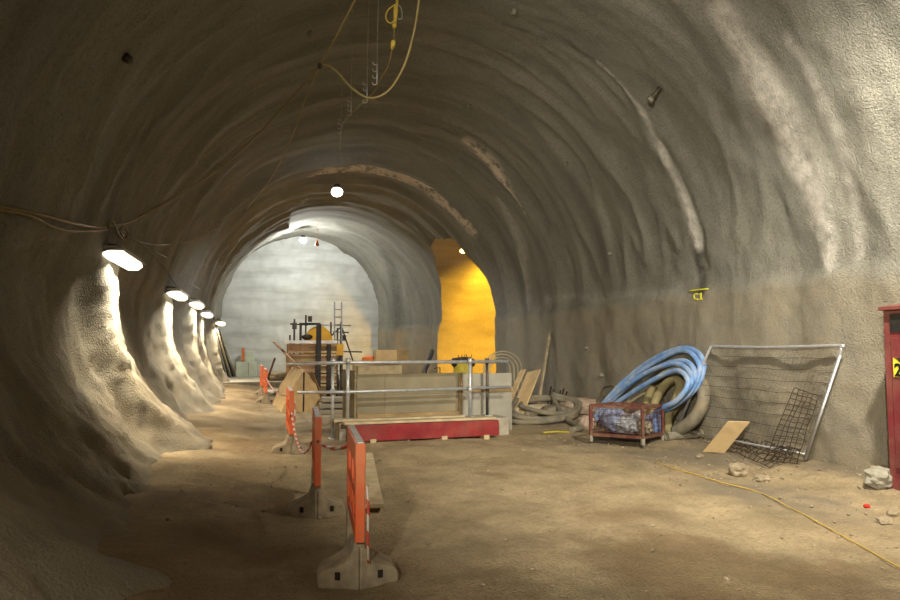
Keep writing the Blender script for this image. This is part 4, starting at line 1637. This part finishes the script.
# ================================================================ OVERHEAD CABLES
K = W(320, 66, 7.2)
kt = thing('overhead_cable', 'yellow overhead cable splitting at a knot below the crown', 'cable', K)
MB().tube([W(372, -40, 6.6), W(355, 0, 6.8), W(338, 33, 7.0), K], .011, 6).build('main_cable', 'cable', kt)
l1 = [K, W(290, 100, 8.0), W(255, 137, 9.0), W(225, 165, 10.2), W(180, 193, 11.6), wall(135, 216, .05)[0]]
l2 = [K, W(305, 100, 8.6), W(290, 142, 10.5), W(270, 180, 13.0), W(248, 207, 16)]
MB().tube(smooth_path(l1, 8), .008, 6).build('cable_branch', 'cable', kt)
MB().tube(smooth_path(l2, 8), .007, 6).build('cable_branch', 'cable', kt)
MB().lump(K, (.028, .028, .035), .1, 2, 2).build('knot', 'black', kt)
pts = smooth_path([K, W(327, 65, 7.2), W(338, 73, 7.2), W(353, 89, 7.2), W(370, 98, 7.15), W(388, 91, 7.1), W(403, 68, 7.0), W(413, 36, 6.9), W(419, 0, 6.8), W(424, -50, 6.6)], 8)
tag(MB().tube(pts, .012, 7).build('drooping_cable', 'cable'), 'yellow cable drooping in a deep loop below the crown', 'cable')
# connector bunch
ct = thing('cable_connectors', 'yellow plug connectors and looped cable hanging at top centre', 'connector', W(394, 40, 7.6))
h = WALLS.ray_cast(W(397, 5, 7.6), V(0, 0, 1))
MB().tube([h[0] + V(0, 0, .03), W(397, 5, 7.6), W(395, 26, 7.6)], .014, 6).build('drop_cable', 'connector', ct)
for a, b in (((396, 6), (395, 22)), ((394.5, 24), (394, 28)), ((393.5, 41), (392, 49))):
    MB().tube([W(*a, 7.6), W(*a, 7.6).lerp(W(*b, 7.6), .3), W(*b, 7.6)], [.022, .028, .016], 10).build('plug', 'connector', ct)
MB().tube(smooth_path([W(396, 4, 7.58), W(388, 10, 7.58), W(386, 18, 7.58), W(390, 23, 7.58), W(396, 20, 7.58)], 8), .008, 6).build('cable_loop', 'connector', ct)
MB().tube(smooth_path([W(396, 4, 7.62), W(401, 8, 7.62), W(402, 18, 7.62), W(398, 19, 7.62)], 8), .006, 6).build('wire_loop', 'galv', ct)
MB().tube(smooth_path([W(394, 28, 7.6), W(394, 40, 7.6), W(392, 50, 7.6), W(388, 66, 7.8), W(380, 80, 8.1), W(374, 92, 8.6), W(362, 103, 9.5), W(347, 118, 10.6), W(341, 130, 12), W(340, 150, 14.5)], 6), .008, 5).build('thin_cable', 'cable', ct)
for (px, py, Yd, s, lab) in ((377, 74, 8.3, 1.0, 'wire hook hanger nearest below the drooping yellow cable'), (367, 93, 9.2, 1.0, 'second wire hook hanger under the crown'), (351, 108, 10.6, .9, 'third wire hook hanger under the dark crown'), (341, 126, 12.5, 1.0, 'farthest wire hook hanger below the crown')):
    p = W(px, py, Yd)
    mb = MB()
    hgt = .25 * s
    h = WALLS.ray_cast(p, V(0, 0, 1))
    mb.tube([p - V(0, 0, hgt / 2), p + V(0, 0, hgt / 2)], .010, 5)
    for k in range(4):
        z = -hgt / 2 + hgt * k / 3
        mb.tube(smooth_path([p + V(0, 0, z), p + V(-.04, 0, z - .015), p + V(-.055, 0, z + .02)], 4), .006, 5)
    mb.tube([p + V(0, 0, hgt / 2), V(p.x + .02, p.y, h[0].z + .02 if h[0] else p.z + 1)], .003, 4)
    tag(mb.build('hook_hanger', 'galv'), lab, 'hanger', 'wire hook hangers under the crown')

# cables along the left wall
def wallcable(pp, r, m, lab, off=.06, name='wall_cable'):
    pts = [wall(x, y, off)[0] for x, y in pp]
    return tag(MB().tube(smooth_path(pts, 8), r, 6).build(name, m), lab, 'cable', 'cables along the left wall')


wallcable([(-12, 202), (15, 208), (40, 213), (70, 222), (95, 226), (106, 224)], .016, 'cable', 'upper yellow cable drooping from the left photo edge to first lamp')
wallcable([(-12, 204), (20, 211), (48, 224), (72, 227), (100, 228)], .014, 'cable', 'lower yellow cable sagging beside the upper one on left wall', .09)
wallcable([(106, 224), (125, 221), (150, 208), (180, 193)], .010, 'cable', 'thin cable rising from first lamp towards the crown', .07)
wallcable([(119, 235), (135, 242), (150, 256), (161, 268), (170, 282), (180, 290), (192, 300), (203, 311), (214, 320)], .014, 'greyhose', 'dusty cable linking the left wall lamps from one to next', .10)
wallcable([(122, 236), (145, 243), (165, 244), (190, 240), (215, 228)], .010, 'cable', 'thin cable curving right of first lamp along the left wall', .05)
t_ = [wall(x, y, .09)[0] for x, y in ((101, 228), (104, 219), (108, 222), (112, 232), (118, 238), (122, 231), (119, 224), (114, 228), (118, 236))]
tag(MB().tube(smooth_path(t_, 8), .012, 6).build('cable_tie', 'cable'), 'yellow cable looped and tied just above the first lamp', 'cable')
for px, py, lab in ((154, 252, 'thin wire stub on left wall between first and second lamp'), (189, 283, 'thin wire stub on left wall above second lamp')):
    p, n = wall(px, py, .02)
    p2 = wall(px + 8, py + 5, .10)[0]
    tag(MB().tube([p, p2], .010, 5).build('wire_stub', 'galv'), lab, 'wire')

# ---- rock bolts and pins
bolts = [(420, 85, .05, 'white pin end in the dark crown right of drooping cable'), (515, 9, .06, 'pale bolt in the crown at the top edge of view'),
         (567, 163, .05, 'white pin on the right haunch beside the beige scab'), (611, 253, .06, 'white pin on right wall left of the painted mark'),
         (125, 57, .07, 'dark bolt stub on the upper left lining'), (309, 31, .06, 'grey bolt plate on crown left of the overhead cable'),
         (603, 375, .06, 'round pale pin on the wall left of the blue hoses'), (588, 348, .04, 'small pin low on the right wall'), (470, 104, .04, 'tiny bolt in the dark crown'),
         (244, 211, .05, 'white pin on the left haunch')]
for px, py, r, lab in bolts:
    p, n = wall(px, py, 0)
    mb = MB()
    mb.tube([p - n * .03, p + n * .07, p + n * .09], [r * .8, r * .7, r * .4], 10)
    tag(mb.build('rock_bolt', 'whitestone' if 'dark' not in lab.split()[0] else 'darksteel', smooth=True), lab, 'bolt', 'pins in the sprayed lining')
p, n = wall(660, 88, 0)
t = thing('rock_bolt', 'square headed bolt casting a shadow high on right lining', 'bolt', p, 'pins in the sprayed lining')
MB().tube([p - n * .02, p + n * .20], .035, 8).build('stem', 'darksteel', t)
MB().tube([p + n * .19, p + n * .25], .055, 6).build('head', 'whitestone', t)

# ---- painted mark C1
ct = thing('paint_mark', 'yellow spray painted C1 mark with line on right wall', 'mark', wall(700, 293, 0)[0])


def stroke(pp, r, name):
    pts = []
    for (a, b), (c, d) in zip(pp, pp[1:]):
        for k in range(6):
            pts.append(wall(a + (c - a) * k / 6, b + (d - b) * k / 6, .006)[0])
    pts.append(wall(*pp[-1], .006)[0])
    MB().tube(pts, r, 6).build(name, 'paint', ct)


stroke([(689.5, 290.8), (700, 289.6), (708.5, 289)], .012, 'line')
stroke([(698.2, 294), (695.5, 293.8), (694.4, 295), (694.2, 298), (695, 299.4), (698, 299.4)], .010, 'letter')
stroke([(700, 295), (701.3, 293), (701.2, 299.2)], .010, 'digit')
stroke([(699.3, 299.4), (702.5, 299.2)], .009, 'digit_foot')
# orange tag under the crown by far lamp
p = W(317, 243, 30.5)
h = WALLS.ray_cast(p, V(0, 0, 1))
mb = MB()
mb.tube([p + V(0, 0, .10), p - V(0, 0, .12)], [.04, .10], 8)
mb.tube([p + V(0, 0, .1), V(p.x, p.y, h[0].z + .02 if h[0] else p.z + 1)], .008, 5)
tag(mb.build('orange_marker', 'orangecone'), 'small orange marker hanging beside the far crown lamp', 'marker')
